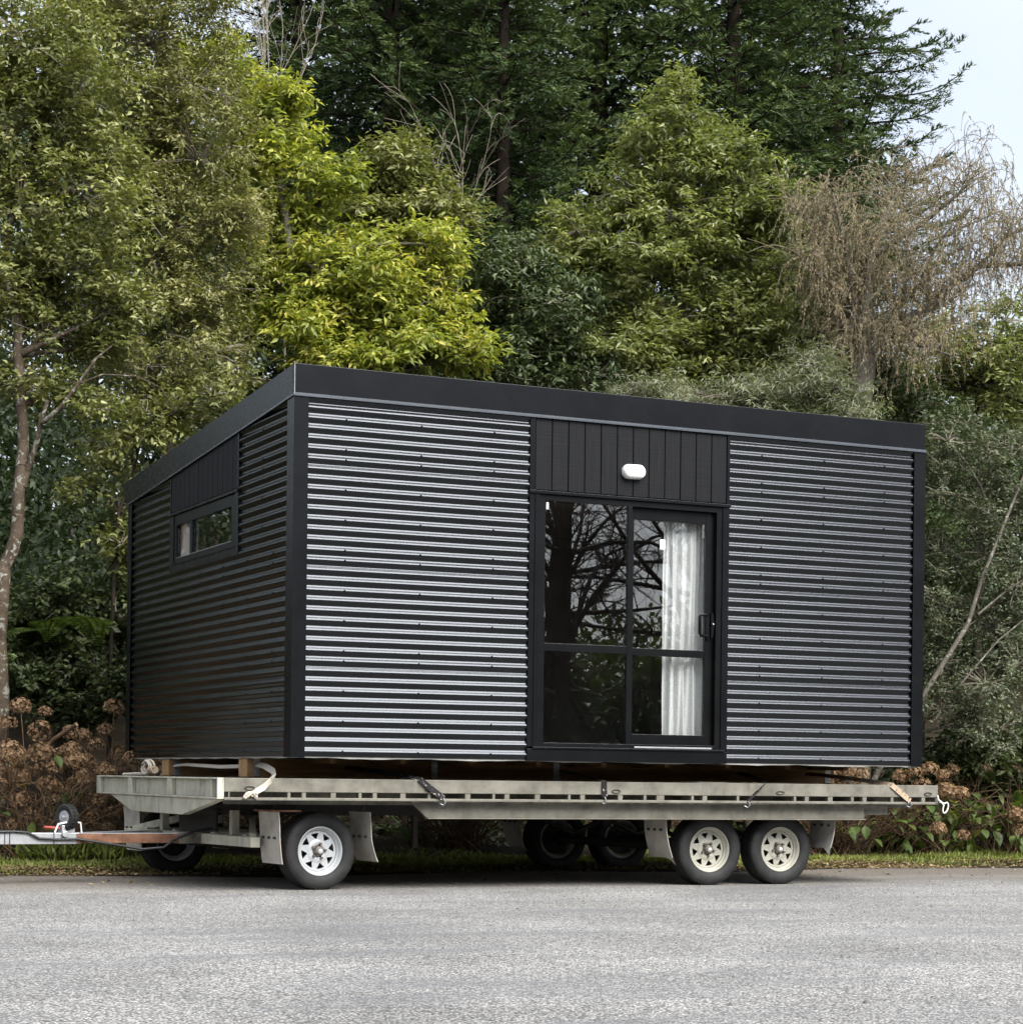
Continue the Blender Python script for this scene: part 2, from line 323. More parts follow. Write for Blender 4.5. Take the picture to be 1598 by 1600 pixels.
LM = {
 'olive': leaf_mat('olive_leaf', [(0.0, (0.085, 0.095, 0.031)), (0.5, (0.165, 0.174, 0.060)), (1.0, (0.31, 0.31, 0.13))]),
 'olive2': leaf_mat('fine_olive_leaf', [(0.0, (0.095, 0.101, 0.038)), (0.5, (0.180, 0.182, 0.069)), (1.0, (0.31, 0.29, 0.13))]),
 'yellow': leaf_mat('yellow_green_leaf', [(0.0, (0.108, 0.140, 0.033)), (0.5, (0.238, 0.262, 0.052)), (0.85, (0.385, 0.382, 0.085)), (1.0, (0.49, 0.42, 0.11))], 0.35),
 'mid': leaf_mat('mid_green_leaf', [(0.0, (0.078, 0.096, 0.034)), (0.5, (0.158, 0.176, 0.064)), (1.0, (0.28, 0.285, 0.115))], 0.32, 0.42, 0.45, gain=1.2),
 'dark': leaf_mat('dark_green_leaf', [(0.0, (0.030, 0.046, 0.022)), (0.5, (0.058, 0.080, 0.036)), (1.0, (0.115, 0.140, 0.062))], 0.2),
 'under': leaf_mat('understory_leaf', [(0.0, (0.028, 0.040, 0.016)), (0.5, (0.058, 0.076, 0.030)), (1.0, (0.115, 0.140, 0.055))], 0.2),
 'conifer': leaf_mat('conifer_needle', [(0.0, (0.016, 0.028, 0.013)), (0.5, (0.038, 0.058, 0.022)), (1.0, (0.082, 0.105, 0.036))], 0.15, 0.6, 0.2, 0.5, 0.4, 1.55),
 'silver': leaf_mat('silver_wattle_leaf', [(0.0, (0.10, 0.115, 0.070)), (0.6, (0.19, 0.20, 0.125)), (1.0, (0.27, 0.28, 0.19))], 0.2),
 'grey': leaf_mat('grey_green_leaf', [(0.0, (0.050, 0.064, 0.036)), (0.5, (0.105, 0.122, 0.074)), (1.0, (0.19, 0.205, 0.135))], 0.2),
 'catkin': leaf_mat('hanging_catkin', [(0.0, (0.165, 0.16, 0.085)), (0.5, (0.30, 0.255, 0.16)), (1.0, (0.42, 0.31, 0.205))], 0.2, 0.7, 0.15),
 'dry': leaf_mat('dry_petal', [(0.0, (0.085, 0.050, 0.030)), (0.5, (0.20, 0.125, 0.072)), (1.0, (0.36, 0.25, 0.155))], 0.2, 0.8, 0.1, 3.0),
 'hydra':  leaf_mat('hydrangea_leaf', [(0.0, (0.045, 0.075, 0.018)), (0.6, (0.095, 0.125, 0.030)), (1.0, (0.24, 0.20, 0.035))], 0.25, 0.5, 0.3, 2.0),
 'grass': leaf_mat('verge_grass', [(0.0, (0.095, 0.125, 0.030)), (0.5, (0.190, 0.225, 0.055)), (1.0, (0.36, 0.34, 0.13))], 0.25, 0.6, 0.2, 1.2),
 'litter': leaf_mat('fallen_leaf', [(0.0, (0.055, 0.035, 0.020)), (0.5, (0.15, 0.10, 0.055)), (1.0, (0.32, 0.26, 0.13))], 0.1, 0.8, 0.2, 2.0),
 'fern':   leaf_mat('fern_frond', [(0.0, (0.030, 0.050, 0.014)), (0.6, (0.060, 0.090, 0.024)), (1.0, (0.10, 0.13, 0.04))], 0.3, 0.5, 0.3),
}
def bark(name, a, b, lichen=None, amt=0.55, scale=9):
    m, nd, ln = mat(name); n = noise(nd, ln, scale, 6, 0.65); r = ramp(nd, [(0.3, a), (0.7, b)]); ln.new(n.outputs['Fac'], r.inputs['Fac']); c = r.outputs['Color']
    if lichen:
        n2 = noise(nd, ln, scale * 1.3, 5, 0.6, dist=0.8); r2 = ramp(nd, [(amt, 0.0), (amt + 0.06, 1.0)]); ln.new(n2.outputs['Fac'], r2.inputs['Fac']); c = mixc(nd, ln, r2.outputs['Color'], c, lichen)
    n3 = noise(nd, ln, scale * 6, 4); principled(nd, ln, c, 0.9, 0, 0.15, n3.outputs['Fac'], 0.6, 0.01); return m
M['bark_lichen'] = bark('lichen_bark', (0.045, 0.032, 0.022), (0.11, 0.085, 0.06), (0.25, 0.25, 0.21), 0.55)
M['bark_dark'] = bark('dark_bark', (0.020, 0.016, 0.012), (0.05, 0.038, 0.028))
M['bark_grey'] = bark('grey_bark', (0.085, 0.075, 0.058), (0.20, 0.18, 0.145), (0.30, 0.31, 0.24), 0.58)
M['twig_pale'] = bark('pale_twig', (0.14, 0.115, 0.085), (0.28, 0.25, 0.20))
M['twig_brown'] = bark('brown_twig', (0.060, 0.036, 0.020), (0.16, 0.105, 0.062))
M['twig_straw'] = bark('straw_twig', (0.10, 0.080, 0.052), (0.22, 0.185, 0.13))
M['fresh_cut'] = simple('sawn_wood', (0.36, 0.24, 0.13), 0.8, 0, 0.25, 30)

# ------------------------------------------------------------------ the setting: ground, road, verge
gx = np.concatenate([np.linspace(-1500, -60, 8), np.linspace(-50, 60, 56), np.linspace(80, 1500, 8)])
gy = np.concatenate([np.linspace(-1500, -60, 8), np.linspace(-50, 90, 71), np.linspace(120, 1800, 8)])
GX, GY = np.meshgrid(gx, gy)
def ground_z(x, y):
    u, v = UV(x, y)
    t = np.clip((v - 4.5) / 9.0, 0, 1); bank = 1.3 * t * t * (3 - 2 * t)
    far = np.clip((v - 9) / 24.0, 0, 1) * 5.0 + np.clip((v - 40) / 60.0, 0, 1) * 9.0
    opp = np.clip((-v - 17) / 30.0, 0, 1) * 5.0
    lump = 0.05 * np.sin(x * 1.7 + y * 0.6) * np.sin(y * 1.3 - x * 0.4) * np.clip((v - 3.5) / 2, 0, 1)
    return bank + far + opp + lump - 0.012 + 0.045 * np.clip((v - 3.0) / 0.5, 0, 1)
GZ = ground_z(GX, GY)
nx, ny = len(gx), len(gy)
me = bpy.data.meshes.new('ground')
idx = np.arange(nx * ny).reshape(ny, nx)
fc = np.stack([idx[:-1, :-1], idx[:-1, 1:], idx[1:, 1:], idx[1:, :-1]], -1).reshape(-1, 4)
me.from_pydata(np.stack([GX, GY, GZ], -1).reshape(-1, 3).tolist(), [], fc.tolist()); me.materials.append(M['soil'])
me.polygons.foreach_set('use_smooth', [True] * len(me.polygons)); tag(link('ground', me), 'dark bank of soil and leaf mould behind the verge', 'ground', kind='structure')
# road: a long strip in the trailer's frame with an uneven verge edge
us = np.linspace(-60, 80, 561)
edge = 3.22 + 0.12 * np.sin(us * 0.9) + 0.08 * np.sin(us * 2.7 + 1) + 0.06 * np.sin(us * 7.1 + 2) + 0.05 * rng.standard_normal(len(us))
mb = MB(); cols = [-17.0, -8.0, 0.0, 2.0]
for i, u in enumerate(us):
    for v in cols + [edge[i]]: mb.v.append((u, v, 0.0 if v < 3 else -0.004))
k = len(cols) + 1
for i in range(len(us) - 1):
    for j in range(k - 1): mb.f.append((i * k + j, i * k + j + 1, (i + 1) * k + j + 1, (i + 1) * k + j))
tag(mb.build('road', M['road'], None, FRAME), 'pale grey chip sealed road in the foreground', 'road', kind='structure')

# ------------------------------------------------------------------ foliage machinery
def norm(a): return a / np.maximum(np.linalg.norm(a, axis=-1, keepdims=True), 1e-9)
def leaf_mesh(name, P, D, N, L, Wd, tint, material, fold=0.18, curl=0.12):
    """one folded, pointed leaf per row; two triangles each"""
    n = len(P); D = norm(D); Wv = norm(np.cross(N, D)); N = np.cross(D, Wv)
    L = np.broadcast_to(np.asarray(L, float).reshape(-1, 1), (n, 1)); Wd = np.broadcast_to(np.asarray(Wd, float).reshape(-1, 1), (n, 1))
    mid = P + D * L * 0.42 + N * (Wd * fold)
    V = np.empty((n, 4, 3)); V[:, 0] = P; V[:, 1] = mid - Wv * Wd * 0.5; V[:, 2] = P + D * L - N * (L * curl); V[:, 3] = mid + Wv * Wd * 0.5
    me = bpy.data.meshes.new(name); me.vertices.add(n * 4); me.vertices.foreach_set('co', V.reshape(-1).astype(np.float32))
    b = np.arange(n)[:, None] * 4; tri = np.concatenate([b + [0, 1, 2], b + [0, 2, 3]], 1).reshape(-1)
    me.loops.add(n * 6); me.loops.foreach_set('vertex_index', tri.astype(np.int32))
    me.polygons.add(n * 2); me.polygons.foreach_set('loop_start', np.arange(0, n * 6, 3, dtype=np.int32))
    me.update(calc_edges=True)
    a = me.attributes.new('tint', 'FLOAT', 'FACE'); a.data.foreach_set('value', np.repeat(np.asarray(tint, np.float32), 2))
    me.materials.append(material); return me
def sprays(C, A, OUT, n, Lc, leafL, leafW, droop=0.15, spread=0.8, upw=1.0, jit=0.35, g=None):
    """n leaves along each twig: C centre, A twig axis, OUT the outward direction of the crown there"""
    g = g or rng; m = len(C); up = np.array([0, 0, 1.0])
    t = (np.arange(n)[None, :] + g.random((m, n))) / n
    A = norm(A); side = norm(np.cross(A, up) + 1e-3 * g.standard_normal((m, 3)))
    sg = np.where(np.arange(n) % 2 == 0, 1.0, -1.0)[None, :, None]
    Lc = np.asarray(Lc).reshape(-1, 1) if np.ndim(Lc) else np.full((m, 1), Lc)
    P = C[:, None] + A[:, None] * ((t - 0.5) * Lc)[..., None] + 0.02 * g.standard_normal((m, n, 3))
    D = 0.55 * A[:, None] + spread * side[:, None] * sg + jit * g.standard_normal((m, n, 3)); D[..., 2] -= droop
    N = upw * up + 0.35 * OUT[:, None] + 0.45 * g.standard_normal((m, n, 3))
    q = 0.7 + 0.6 * g.random(m * n)
    return P.reshape(-1, 3), D.reshape(-1, 3), N.reshape(-1, 3), leafL * q, leafW * q
def tubes_mesh(name, paths, material, sides=4):
    mb = MB()
    for pts, r0, r1 in paths:
        k = len(pts); mb.tube([tuple(p) for p in pts], [r0 + (r1 - r0) * i / max(1, k - 1) for i in range(k)], sides, cap=False)
    me = bpy.data.meshes.new(name); me.from_pydata(mb.v, [], mb.f); me.materials.append(material)
    me.polygons.foreach_set('use_smooth', [True] * len(me.polygons)); me.update(); return me
def bend(p, q, k=4, sag=0.0, wob=0.05, g=None):
    g = g or rng; p, q = np.asarray(p, float), np.asarray(q, float); t = np.linspace(0, 1, k + 1)[:, None]
    L = np.linalg.norm(q - p); r = p + (q - p) * t; s = np.sin(t * math.pi)
    r = r + s * g.standard_normal(3) * wob * L; r[:, 2] += (s * sag * L)[:, 0]; return r

DENS = 3.4
def crown_tree(name, label, cat, lobes, trunk, leaf, density=30, n=14, Lc=0.34, leafL=0.07, leafW=0.028, bark_m='bark_dark', trunk_r=0.08,
               droop=0.15, spread=0.8, inner=0.25, tiers=0.0, twigs=16, twig_m='twig_pale', group=None, Y=None, upw=1.0, minz=-9, extra=None, depth=0.85, hole=0.35, sat=5):
    """a tree with its crown given as lobes (px, py, rx, ry[, Y]) of the photograph, each a real ellipsoid at its own distance"""
    g = np.random.default_rng(abs(hash(label)) % 99991 if False else sum(ord(c) * (i + 3) for i, c in enumerate(label)) % 99991)
    base = np.asarray(trunk[0]); root = empty(name, Matrix.Translation(base)); tag(root, label, cat, group)
    allP, allD, allN, allL, allW, allT = [], [], [], [], [], []
    paths = []; tw = []
    if len(trunk) > 1:
        for i in range(len(trunk) - 1):
            a = 1 - 0.65 * i / (len(trunk) - 1); b_ = 1 - 0.65 * (i + 1) / (len(trunk) - 1)
            paths.append((bend(trunk[i], trunk[i + 1], 3, 0, 0.045, g), trunk_r * a, trunk_r * b_))
    tp = np.array([np.asarray(t) for t in trunk])
    full = []
    for lb in lobes:
        px, py, rx, ry = lb[:4]; y = lb[4] if len(lb) > 4 else Y
        full.append((px, py, rx * 0.86, ry * 0.86, y, 0.55))
        for q in range(sat):
            dq = norm(g.standard_normal(3)); sc = g.uniform(0.36, 0.58)
            full.append((px + dq[0] * rx * 0.8, py - dq[2] * ry * 0.85, rx * sc, max(ry * sc, 0.3 * rx * sc), y + dq[1] * rx * y / FPX * 0.75, 1.0))
    for lb in full:
        px, py, rx, ry, y, dens_f = lb
        y = y + g.uniform(-0.25, 0.25)
        c = at(px, py, y); rad = np.array([rx * y / FPX, rx * y / FPX * depth, ry * y / FPX])
        area = 4 * math.pi * ((rad[0] * rad[1]) ** 1.6 / 3 + 2 * (rad[0] * rad[2]) ** 1.6 / 3) ** (1 / 1.6)
        m = max(6, int(area * density * DENS * dens_f))
        d = norm(g.standard_normal((m, 3))); d = d[d[:, 2] > -0.75]
        # thin the shell unevenly so that light and dark clumps and gaps appear
        ph = g.uniform(0, 6.28, 6); fz = (np.sin(d[:, 0] * 5 + ph[0]) + np.sin(d[:, 1] * 5 + ph[1]) + np.sin(d[:, 2] * 6 + ph[2]) + np.sin((d[:, 0] - d[:, 2]) * 9 + ph[3]))
        keep = g.random(len(d)) < np.clip(1.0 - hole + 0.28 * fz, 0.08, 1); d = d[keep]; m = len(d)
        rr = np.where(g.random(m) < inner, g.uniform(0.3, 0.8, m), g.uniform(0.80, 1.10, m))
        bump = 1 + 0.10 * np.sin(d[:, 0] * 9 + ph[4]) + 0.10 * np.sin(d[:, 2] * 8 + ph[5])
        C = c + d * rad * (rr * bump)[:, None]
        if tiers > 0: ph_ = g.uniform(0, tiers); C[:, 2] = C[:, 2] * 0.6 + 0.4 * (np.round((C[:, 2] - ph_) / tiers) * tiers + ph_)
        ok = C[:, 2] > max(minz, 0.1); C, d = C[ok], d[ok]; m = len(C)
        A = d * np.array([1, 1, 0.45]) + 0.45 * g.standard_normal((m, 3)) + np.array([0, 0, 0.15])
        P, D, N, L, Wd = sprays(C, A, d, n, Lc * (0.7 + 0.6 * g.random(m)), leafL, leafW, droop, spread, upw, 0.35, g)
        allP.append(P); allD.append(D); allN.append(N); allL.append(L); allW.append(Wd)
        allT.append(np.clip(np.repeat(g.normal(0.5, 0.16, m), n) + g.normal(0, 0.16, m * n), 0, 1))
        if dens_f == 1.0:
            for j in g.permutation(m)[:max(1, twigs // 4)]: tw.append((bend(c + (C[j] - c) * 0.1, c + (C[j] - c) * g.uniform(1.0, 1.5), 3, 0.06, 0.12, g), 0.008, 0.003))
            continue
        near = tp[np.argmin(np.linalg.norm(tp - c, axis=1) + 0.6 * np.maximum(0, tp[:, 2] - c[2]))]
        paths.append((bend(near, c, 5, 0.05, 0.06, g), trunk_r * 0.42, trunk_r * 0.16))
        for j in g.permutation(m)[:twigs]:
            tw.append((bend(c + (C[j] - c) * 0.1, c + (C[j] - c) * 1.02, 3, 0.06, 0.08, g), 0.010, 0.004))
    if extra: paths += extra
    P = np.concatenate(allP) - base
    cm = leaf_mesh('crown', P, np.concatenate(allD), np.concatenate(allN), np.concatenate(allL), np.concatenate(allW), np.concatenate(allT), LM[leaf])
    tag(link('crown', cm, root), kind='stuff')
    link('trunk', tubes_mesh('trunk', [(p - base, a, b_) for p, a, b_ in paths], M[bark_m], 7), root)
    if tw: tag(link('twigs', tubes_mesh('twigs', [(p - base, a, b_) for p, a, b_ in tw], M[twig_m], 3), root), kind='stuff')
    return root

# ------------------------------------------------------------------ the cabin
HU, HV = 5.69, 4.70; ZB = 1.022; ZF0, ZF1 = 3.748, 3.978; SLOPE = 0.0655
house = empty('cabin', FRAME)
tag(house, 'black corrugated steel cabin with sloping roof riding on a flat trailer', 'cabin')
def zf(v): return ZF0 - SLOPE * v                     # underside of the side fascia
PITCH, AMP = 0.0762, 0.0085; CREST0 = 1.066
def corrugated(name, a0, a1, z0, z1, side, out, over=0.0):
    """one roll-formed sheet; side False: on the front (a = u), True: on the end wall (a = v); out = how far its middle stands proud"""
    mb = MB(); n = int(round((z1 - z0) / PITCH * 20)); t = 0.0009
    for i in range(n + 1):
        z = z0 + (z1 - z0) * i / n
        o = -(out + AMP * math.cos(2 * math.pi * (z - CREST0) / PITCH)) - over * max(0, 1 - (z - z0) / 0.12)
        for a in (a0, a1): mb.v.append((o, a, z) if side else (a, o, z))
    for i in range(n): mb.f.append((2 * i, 2 * i + 1, 2 * i + 3, 2 * i + 2))
    # folded lower lip
    b = len(mb.v)
    for a in (a0, a1):
        q = mb.v[0 if a == a0 else 1]; mb.v.append((q[0] + 0.004, q[1], q[2]) if side else (q[0], q[1] + 0.004, q[2]))
    mb.f.append((0, 1, b + 1, b))
    o = mb.build(name, M['cladding'], house, smooth=50)
    # screw heads on some of the crests
    sc = MB(); rows = [k for k in range(60) if z0 + 0.01 < CREST0 + k * PITCH < z1 - 0.01 and k % 10 in (0, 3, 6, 9)]
    step = 0.61; na = max(1, int((a1 - a0) / step))
    for k in rows:
        z = CREST0 + k * PITCH + 0.004
        for j in range(na):
            a = a0 + (a1 - a0) * (j + 0.5) / na; e = -(out + AMP)
            if side: sc.lathe([(e - 0.007, 0.0), (e - 0.007, 0.006), (e - 0.002, 0.008), (e + 0.003, 0.008)], 7, 'x', (0, a, z))
            else: sc.lathe([(e - 0.007, 0.0), (e - 0.007, 0.006), (e - 0.002, 0.008), (e + 0.003, 0.008)], 7, 'y', (a, 0, z))
    if sc.v:
        s = sc.build('screw', M['flashing'], o, smooth=40); s['kind'] = 'stuff'
    return o
def vly(k): return CREST0 + (k + 0.5) * PITCH
laps = [ZB + 0.008, vly(8) + 0.012, vly(18) + 0.012, vly(28) + 0.012, 3.765]
for a0, a1 in ((0.085, 1.935), (3.765, 5.60)):
    for i in range(4):
        corrugated('corrugated_sheet', a0, a1, laps[i] - (0.02 if i else 0), laps[i + 1] + (0.03 if i < 3 else 0), False, 0.010, 0.0035 if i else 0)
laps_s = [ZB + 0.008, vly(7) + 0.012, vly(17) + 0.012]
for i in range(2):
    corrugated('corrugated_sheet', 0.13, 4.60, laps_s[i] - (0.02 if i else 0), laps_s[i + 1] + 0.03 if i == 0 else 2.66, True, 0.010, 0.0035 if i else 0)
for a0, a1, top in ((0.13, 1.335, 3.76), (3.315, 4.60, 3.60)):
    corrugated('corrugated_sheet', a0, a1, 2.66, vly(25) + 0.02, True, 0.010, 0.0)
    corrugated('corrugated_sheet', a0, a1, vly(25), top, True, 0.010, 0.0035)
# hollow wall core (outside skin) and pale lining inside, with real openings for the door and the window
DU0, DU1, DZ0, DZ1 = 2.045, 3.70, 1.145, 3.125
WV0, WV1, WZ0, WZ1 = 1.43, 3.19, 2.745, 3.165
core = MB()
core.box(0.02, DU0, 0.012, 0.09, ZB, 3.70).box(DU1, HU - 0.02, 0.012, 0.09, ZB, 3.70).box(DU0, DU1, 0.012, 0.09, DZ1, 3.70).box(DU0, DU1, 0.012, 0.09, ZB, DZ0)
core.box(0.012, 0.09, 0.09, WV0, ZB, 3.60).box(0.012, 0.09, WV1, HV - 0.02, ZB, 3.40).box(0.012, 0.09, WV0, WV1, WZ1, 3.45).box(0.012, 0.09, WV0, WV1, ZB, WZ0)
core.box(0.09, HU - 0.02, HV - 0.09, HV - 0.012, ZB, 3.42).box(HU - 0.09, HU - 0.012, 0.09, HV - 0.09, ZB, 3.42)
core.build('wall', M['flashing'], house)
lin = MB(); a = 0.095
lin.box(a, DU0 - 0.02, a, a + 0.012, 1.12, 3.36).box(DU1 + 0.02, HU - a, a, a + 0.012, 1.12, 3.36).box(DU0 - 0.02, DU1 + 0.02, a, a + 0.012, DZ1 + 0.01, 3.36)
lin.box(a, a + 0.012, a + 0.013, WV0 - 0.01, 1.12, 3.36).box(a, a + 0.012, WV1 + 0.01, HV - a, 1.12, 3.36).box(a, a + 0.012, WV0 - 0.01, WV1 + 0.01, 1.12, WZ0 - 0.01).box(a, a + 0.012, WV0 - 0.01, WV1 + 0.01, WZ1 + 0.01, 3.36)
lin.box(a + 0.013, HU - a, HV - a - 0.012, HV - a, 1.12, 3.36).box(HU - a - 0.012, HU - a, a + 0.013, HV - a - 0.013, 1.12, 3.36)
lin.box(a, HU - a, a, HV - a, 3.365, 3.38)
lin.build('inner_lining', M['lining'], house)
MB().box(a, HU - a, a, HV - a, ZB + 0.01, 1.115).build('floor', M['floor_in'], house)
# roof sheet and raked fascias
MB().prism([(0.03, ZF1 - 0.06), (HV + 0.24, ZF1 - 0.06 - SLOPE * (HV + 0.24)), (HV + 0.24, ZF1 - 0.08 - SLOPE * (HV + 0.24)), (0.03, ZF1 - 0.09)], 0.03, HU - 0.03, 'x').build('roof', M['flashing'], house)
MB().box(-0.024, HU + 0.02, -0.024, 0.03, ZF0, ZF1).build('fascia', M['flashing'], house, bevel=0.003)
MB().prism([(-0.038, ZF0 - 0.014), (-0.0245, ZF0 - 0.014), (-0.0245, ZF0 + 0.012), (-0.038, ZF0 - 0.003)], -0.036, HU + 0.02, 'x').build('drip_edge', M['drip'], house)
for u0, u1, ul in ((-0.0245, 0.029, -0.036), (HU - 0.034, HU + 0.0195, HU + 0.0195)):
    MB().prism([(0.031, zf(0.031)), (HV + 0.06, zf(HV + 0.06)), (HV + 0.27, ZF1 - SLOPE * (HV + 0.27) - 0.02), (HV + 0.27, ZF1 - SLOPE * (HV + 0.27)), (0.031, ZF1 - SLOPE * 0.031)], u0, u1, 'x').build('fascia', M['flashing'], house, bevel=0.003)
for s_, ue in ((-1, -0.0246), (1, HU + 0.0197)):
    dm = MB(); n = 0
    for v_ in (-0.0243, HV + 0.06):
        z_ = zf(v_); dm.v += [(ue + s_ * 0.0135, v_, z_ - 0.014), (ue, v_, z_ - 0.014), (ue, v_, z_ + 0.012), (ue + s_ * 0.0135, v_, z_ - 0.003)]
    dm.f += [(0, 1, 2, 3), (7, 6, 5, 4)] + [(i, (i + 1) % 4, (i + 1) % 4 + 4, i + 4) for i in range(4)]
    dm.build('drip_edge', M['drip'], house)
# white-edged corner joint of the fascia
MB().box(-0.0275, -0.0245, -0.0275, -0.0245, ZF0, ZF1 + 0.012).build('fascia_joint', M['galv'], house)
# corner flashings
MB().box(-0.026, 0.088, -0.026, -0.0215, ZB, ZF0 - 0.002).box(-0.026, -0.0215, -0.0214, 0.135, ZB, ZF0 - 0.006).box(0.083, 0.088, -0.0214, 0.0, ZB, ZF0 - 0.002).build('corner_flashing', M['flashing'], house, bevel=0.0015)
MB().box(5.598, HU + 0.026, -0.026, -0.0215, ZB, ZF0 - 0.002).box(HU + 0.0215, HU + 0.026, -0.0214, 0.135, ZB, ZF0 - 0.006).build('corner_flashing', M['flashing'], house, bevel=0.0015)
MB().box(-0.026, -0.0215, 4.598, HV + 0.026, ZB, zf(4.65)).box(-0.0214, 0.10, HV + 0.0215, HV + 0.026, ZB, zf(4.7)).build('corner_flashing', M['flashing'], house, bevel=0.0015)
# building wrap peeping out below the cladding, slightly wavy
mb = MB(); K = 60
for i in range(K + 1):
    u = -0.01 + (HU + 0.01) * i / K; w = 0.008 * math.sin(i * 0.7) + 0.004 * math.sin(i * 2.3)
    mb.v += [(u, 0.006 - 0.003, ZB + 0.01), (u, 0.006, ZB - 0.005 + w * 0.5)]
for i in range(K): mb.f.append((2 * i, 2 * i + 1, 2 * i + 3, 2 * i + 2))
n0 = len(mb.v)
for i in range(K + 1):
    v_ = 0.0 + HV * i / K; w = 0.006 * math.sin(i * 0.9 + 1)
    mb.v += [(0.004, v_, ZB + 0.01), (0.006, v_, ZB - 0.005 + w * 0.5)]
for i in range(K): mb.f.append((n0 + 2 * i, n0 + 2 * i + 1, n0 + 2 * i + 3, n0 + 2 * i + 2))
mb.build('building_wrap', M['wrap'], house)

# cladding boards above the door, one by one
NB = 12; b0, b1 = 1.985, 3.735
for i in range(NB):
    u0 = b0 + (b1 - b0) * i / NB + 0.0035; u1 = b0 + (b1 - b0) * (i + 1) / NB - 0.0035
    MB().box(u0, u1, -0.016 - 0.0015 * random.random(), 0.010, 3.168, 3.76).build('board', M['boards'], house, bevel=0.003)
NS = 14; s0, s1 = 1.365, 3.285
for i in range(NS):
    v0 = s0 + (s1 - s0) * i / NS + 0.003; v1 = s0 + (s1 - s0) * (i + 1) / NS - 0.003
    MB().box(-0.015 - 0.0015 * random.random(), 0.010, v0, v1, 3.205, zf(v1) + 0.03).build('board', M['boards'], house, bevel=0.003)
# trims round the door and the window
MB().box(1.937, 1.983, -0.021, 0.011, 3.162, 3.76).build('trim', M['flashing'], house, bevel=0.002)
MB().box(3.737, 3.763, -0.021, 0.011, 3.162, 3.76).build('trim', M['flashing'], house, bevel=0.002)
MB().box(1.937, 2.030, -0.022, 0.011, 1.135, 3.135).box(1.985, 1.995, -0.030, -0.0221, 1.135, 3.135).build('trim', M['flashing'], house, bevel=0.002)
MB().box(3.702, 3.763, -0.022, 0.011, 1.135, 3.135).build('trim', M['flashing'], house, bevel=0.002)
MB().box(1.930, 3.770, -0.036, 0.011, 3.136, 3.160).build('head_flashing', M['flashing'], house, bevel=0.002)
MB().box(1.937, 3.763, -0.024, 0.011, ZB, 1.118).box(1.98, 3.74, -0.034, 0.011, 1.1185, 1.134).build('sill_flashing', M['flashing'], house, bevel=0.002)
MB().box(-0.021, 0.011, 1.337, 1.363, 3.195, zf(1.35) + 0.02).build('trim', M['flashing'], house, bevel=0.002)
MB().box(-0.021, 0.011, 3.287, 3.313, 3.195, zf(3.30) + 0.02).build('trim', M['flashing'], house, bevel=0.002)
MB().box(-0.021, 0.011, 1.337, 1.425, 2.66, 3.170).build('trim', M['flashing'], house, bevel=0.002)
MB().box(-0.021, 0.011, 3.195, 3.313, 2.66, 3.170).build('trim', M['flashing'], house, bevel=0.002)
MB().box(-0.034, 0.011, 1.330, 3.320, 3.1705, 3.194).build('head_flashing', M['flashing'], house, bevel=0.002)
MB().box(-0.0205, 0.011, 1.426, 3.194, 2.66, 2.728).box(-0.028, 0.011, 1.426, 3.194, 2.7285, 2.742).build('sill_flashing', M['flashing'], house, bevel=0.002)

# sliding door
door = MB()
door.box(2.031, 2.083, -0.012, 0.09, 1.136, 3.134).box(3.650, 3.701, -0.012, 0.09, 1.136, 3.134)
door.box(2.0835, 3.6495, -0.012, 0.09, 3.088, 3.134).box(2.0835, 3.6495, -0.012, 0.09, 1.136, 1.168)
door.box(2.826, 2.862, -0.010, 0.030, 1.1685, 3.0875).box(2.0835, 2.8255, -0.008, 0.026, 1.898, 1.958)
door_o = door.build('door_frame', M['alu_black'], house, bevel=0.002)
MB().box(2.90, 3.62, -0.020, -0.0125, 1.140, 1.152).build('track', M['galv'], door_o)
def pane(u0, u1, v, z0, z1, par):
    return MB().box(u0, u1, v, v + 0.005, z0, z1).build('glass_pane', M['glass'], par)
pane(2.0835, 2.8255, 0.006, 1.9585, 3.0875, door_o); pane(2.0835, 2.8255, 0.006, 1.1685, 1.8975, door_o)
sash = MB().box(2.8625, 2.902, 0.034, 0.068, 1.170, 3.086).box(3.574, 3.649, 0.034, 0.068, 1.170, 3.086).box(2.9025, 3.5735, 0.034, 0.068, 2.992, 3.086).box(2.9025, 3.5735, 0.034, 0.068, 1.170, 1.252).box(2.9025, 3.5735, 0.036, 0.066, 1.890, 1.950)
sash_o = sash.build('sliding_sash', M['alu_black'], house, bevel=0.002)
pane(2.9025, 3.5735, 0.048, 1.9505, 2.9915, sash_o); pane(2.9025, 3.5735, 0.048, 1.2525, 1.8895, sash_o)
# D handle, lock plate and latch
h = MB().tube([(3.575, 0.03, 2.068), (3.575, -0.012, 2.068), (3.500, -0.022, 2.074), (3.492, -0.024, 2.09), (3.492, -0.024, 2.225), (3.500, -0.022, 2.243), (3.575, -0.012, 2.248), (3.575, 0.03, 2.248)], 0.014, 8)
h.box(3.578, 3.604, 0.012, 0.0335, 2.045, 2.272)
ho = h.build('handle', M['alu_black'], sash_o, smooth=50)
MB().prism([(3.612, 2.06), (3.632, 2.06), (3.640, 2.15), (3.632, 2.26), (3.612, 2.26)], -0.002, 0.0335).lathe([(-0.009, 0.0), (-0.009, 0.010), (-0.002, 0.012)], 10, 'y', (3.628, 0, 2.17)).build('lock', M['alu_black'], sash_o)
MB().lathe([(-0.0125, 0.0), (-0.0125, 0.007), (-0.0095, 0.008)], 10, 'y', (3.628, 0, 2.17)).build('keyhole', M['hub_cap'], sash_o)
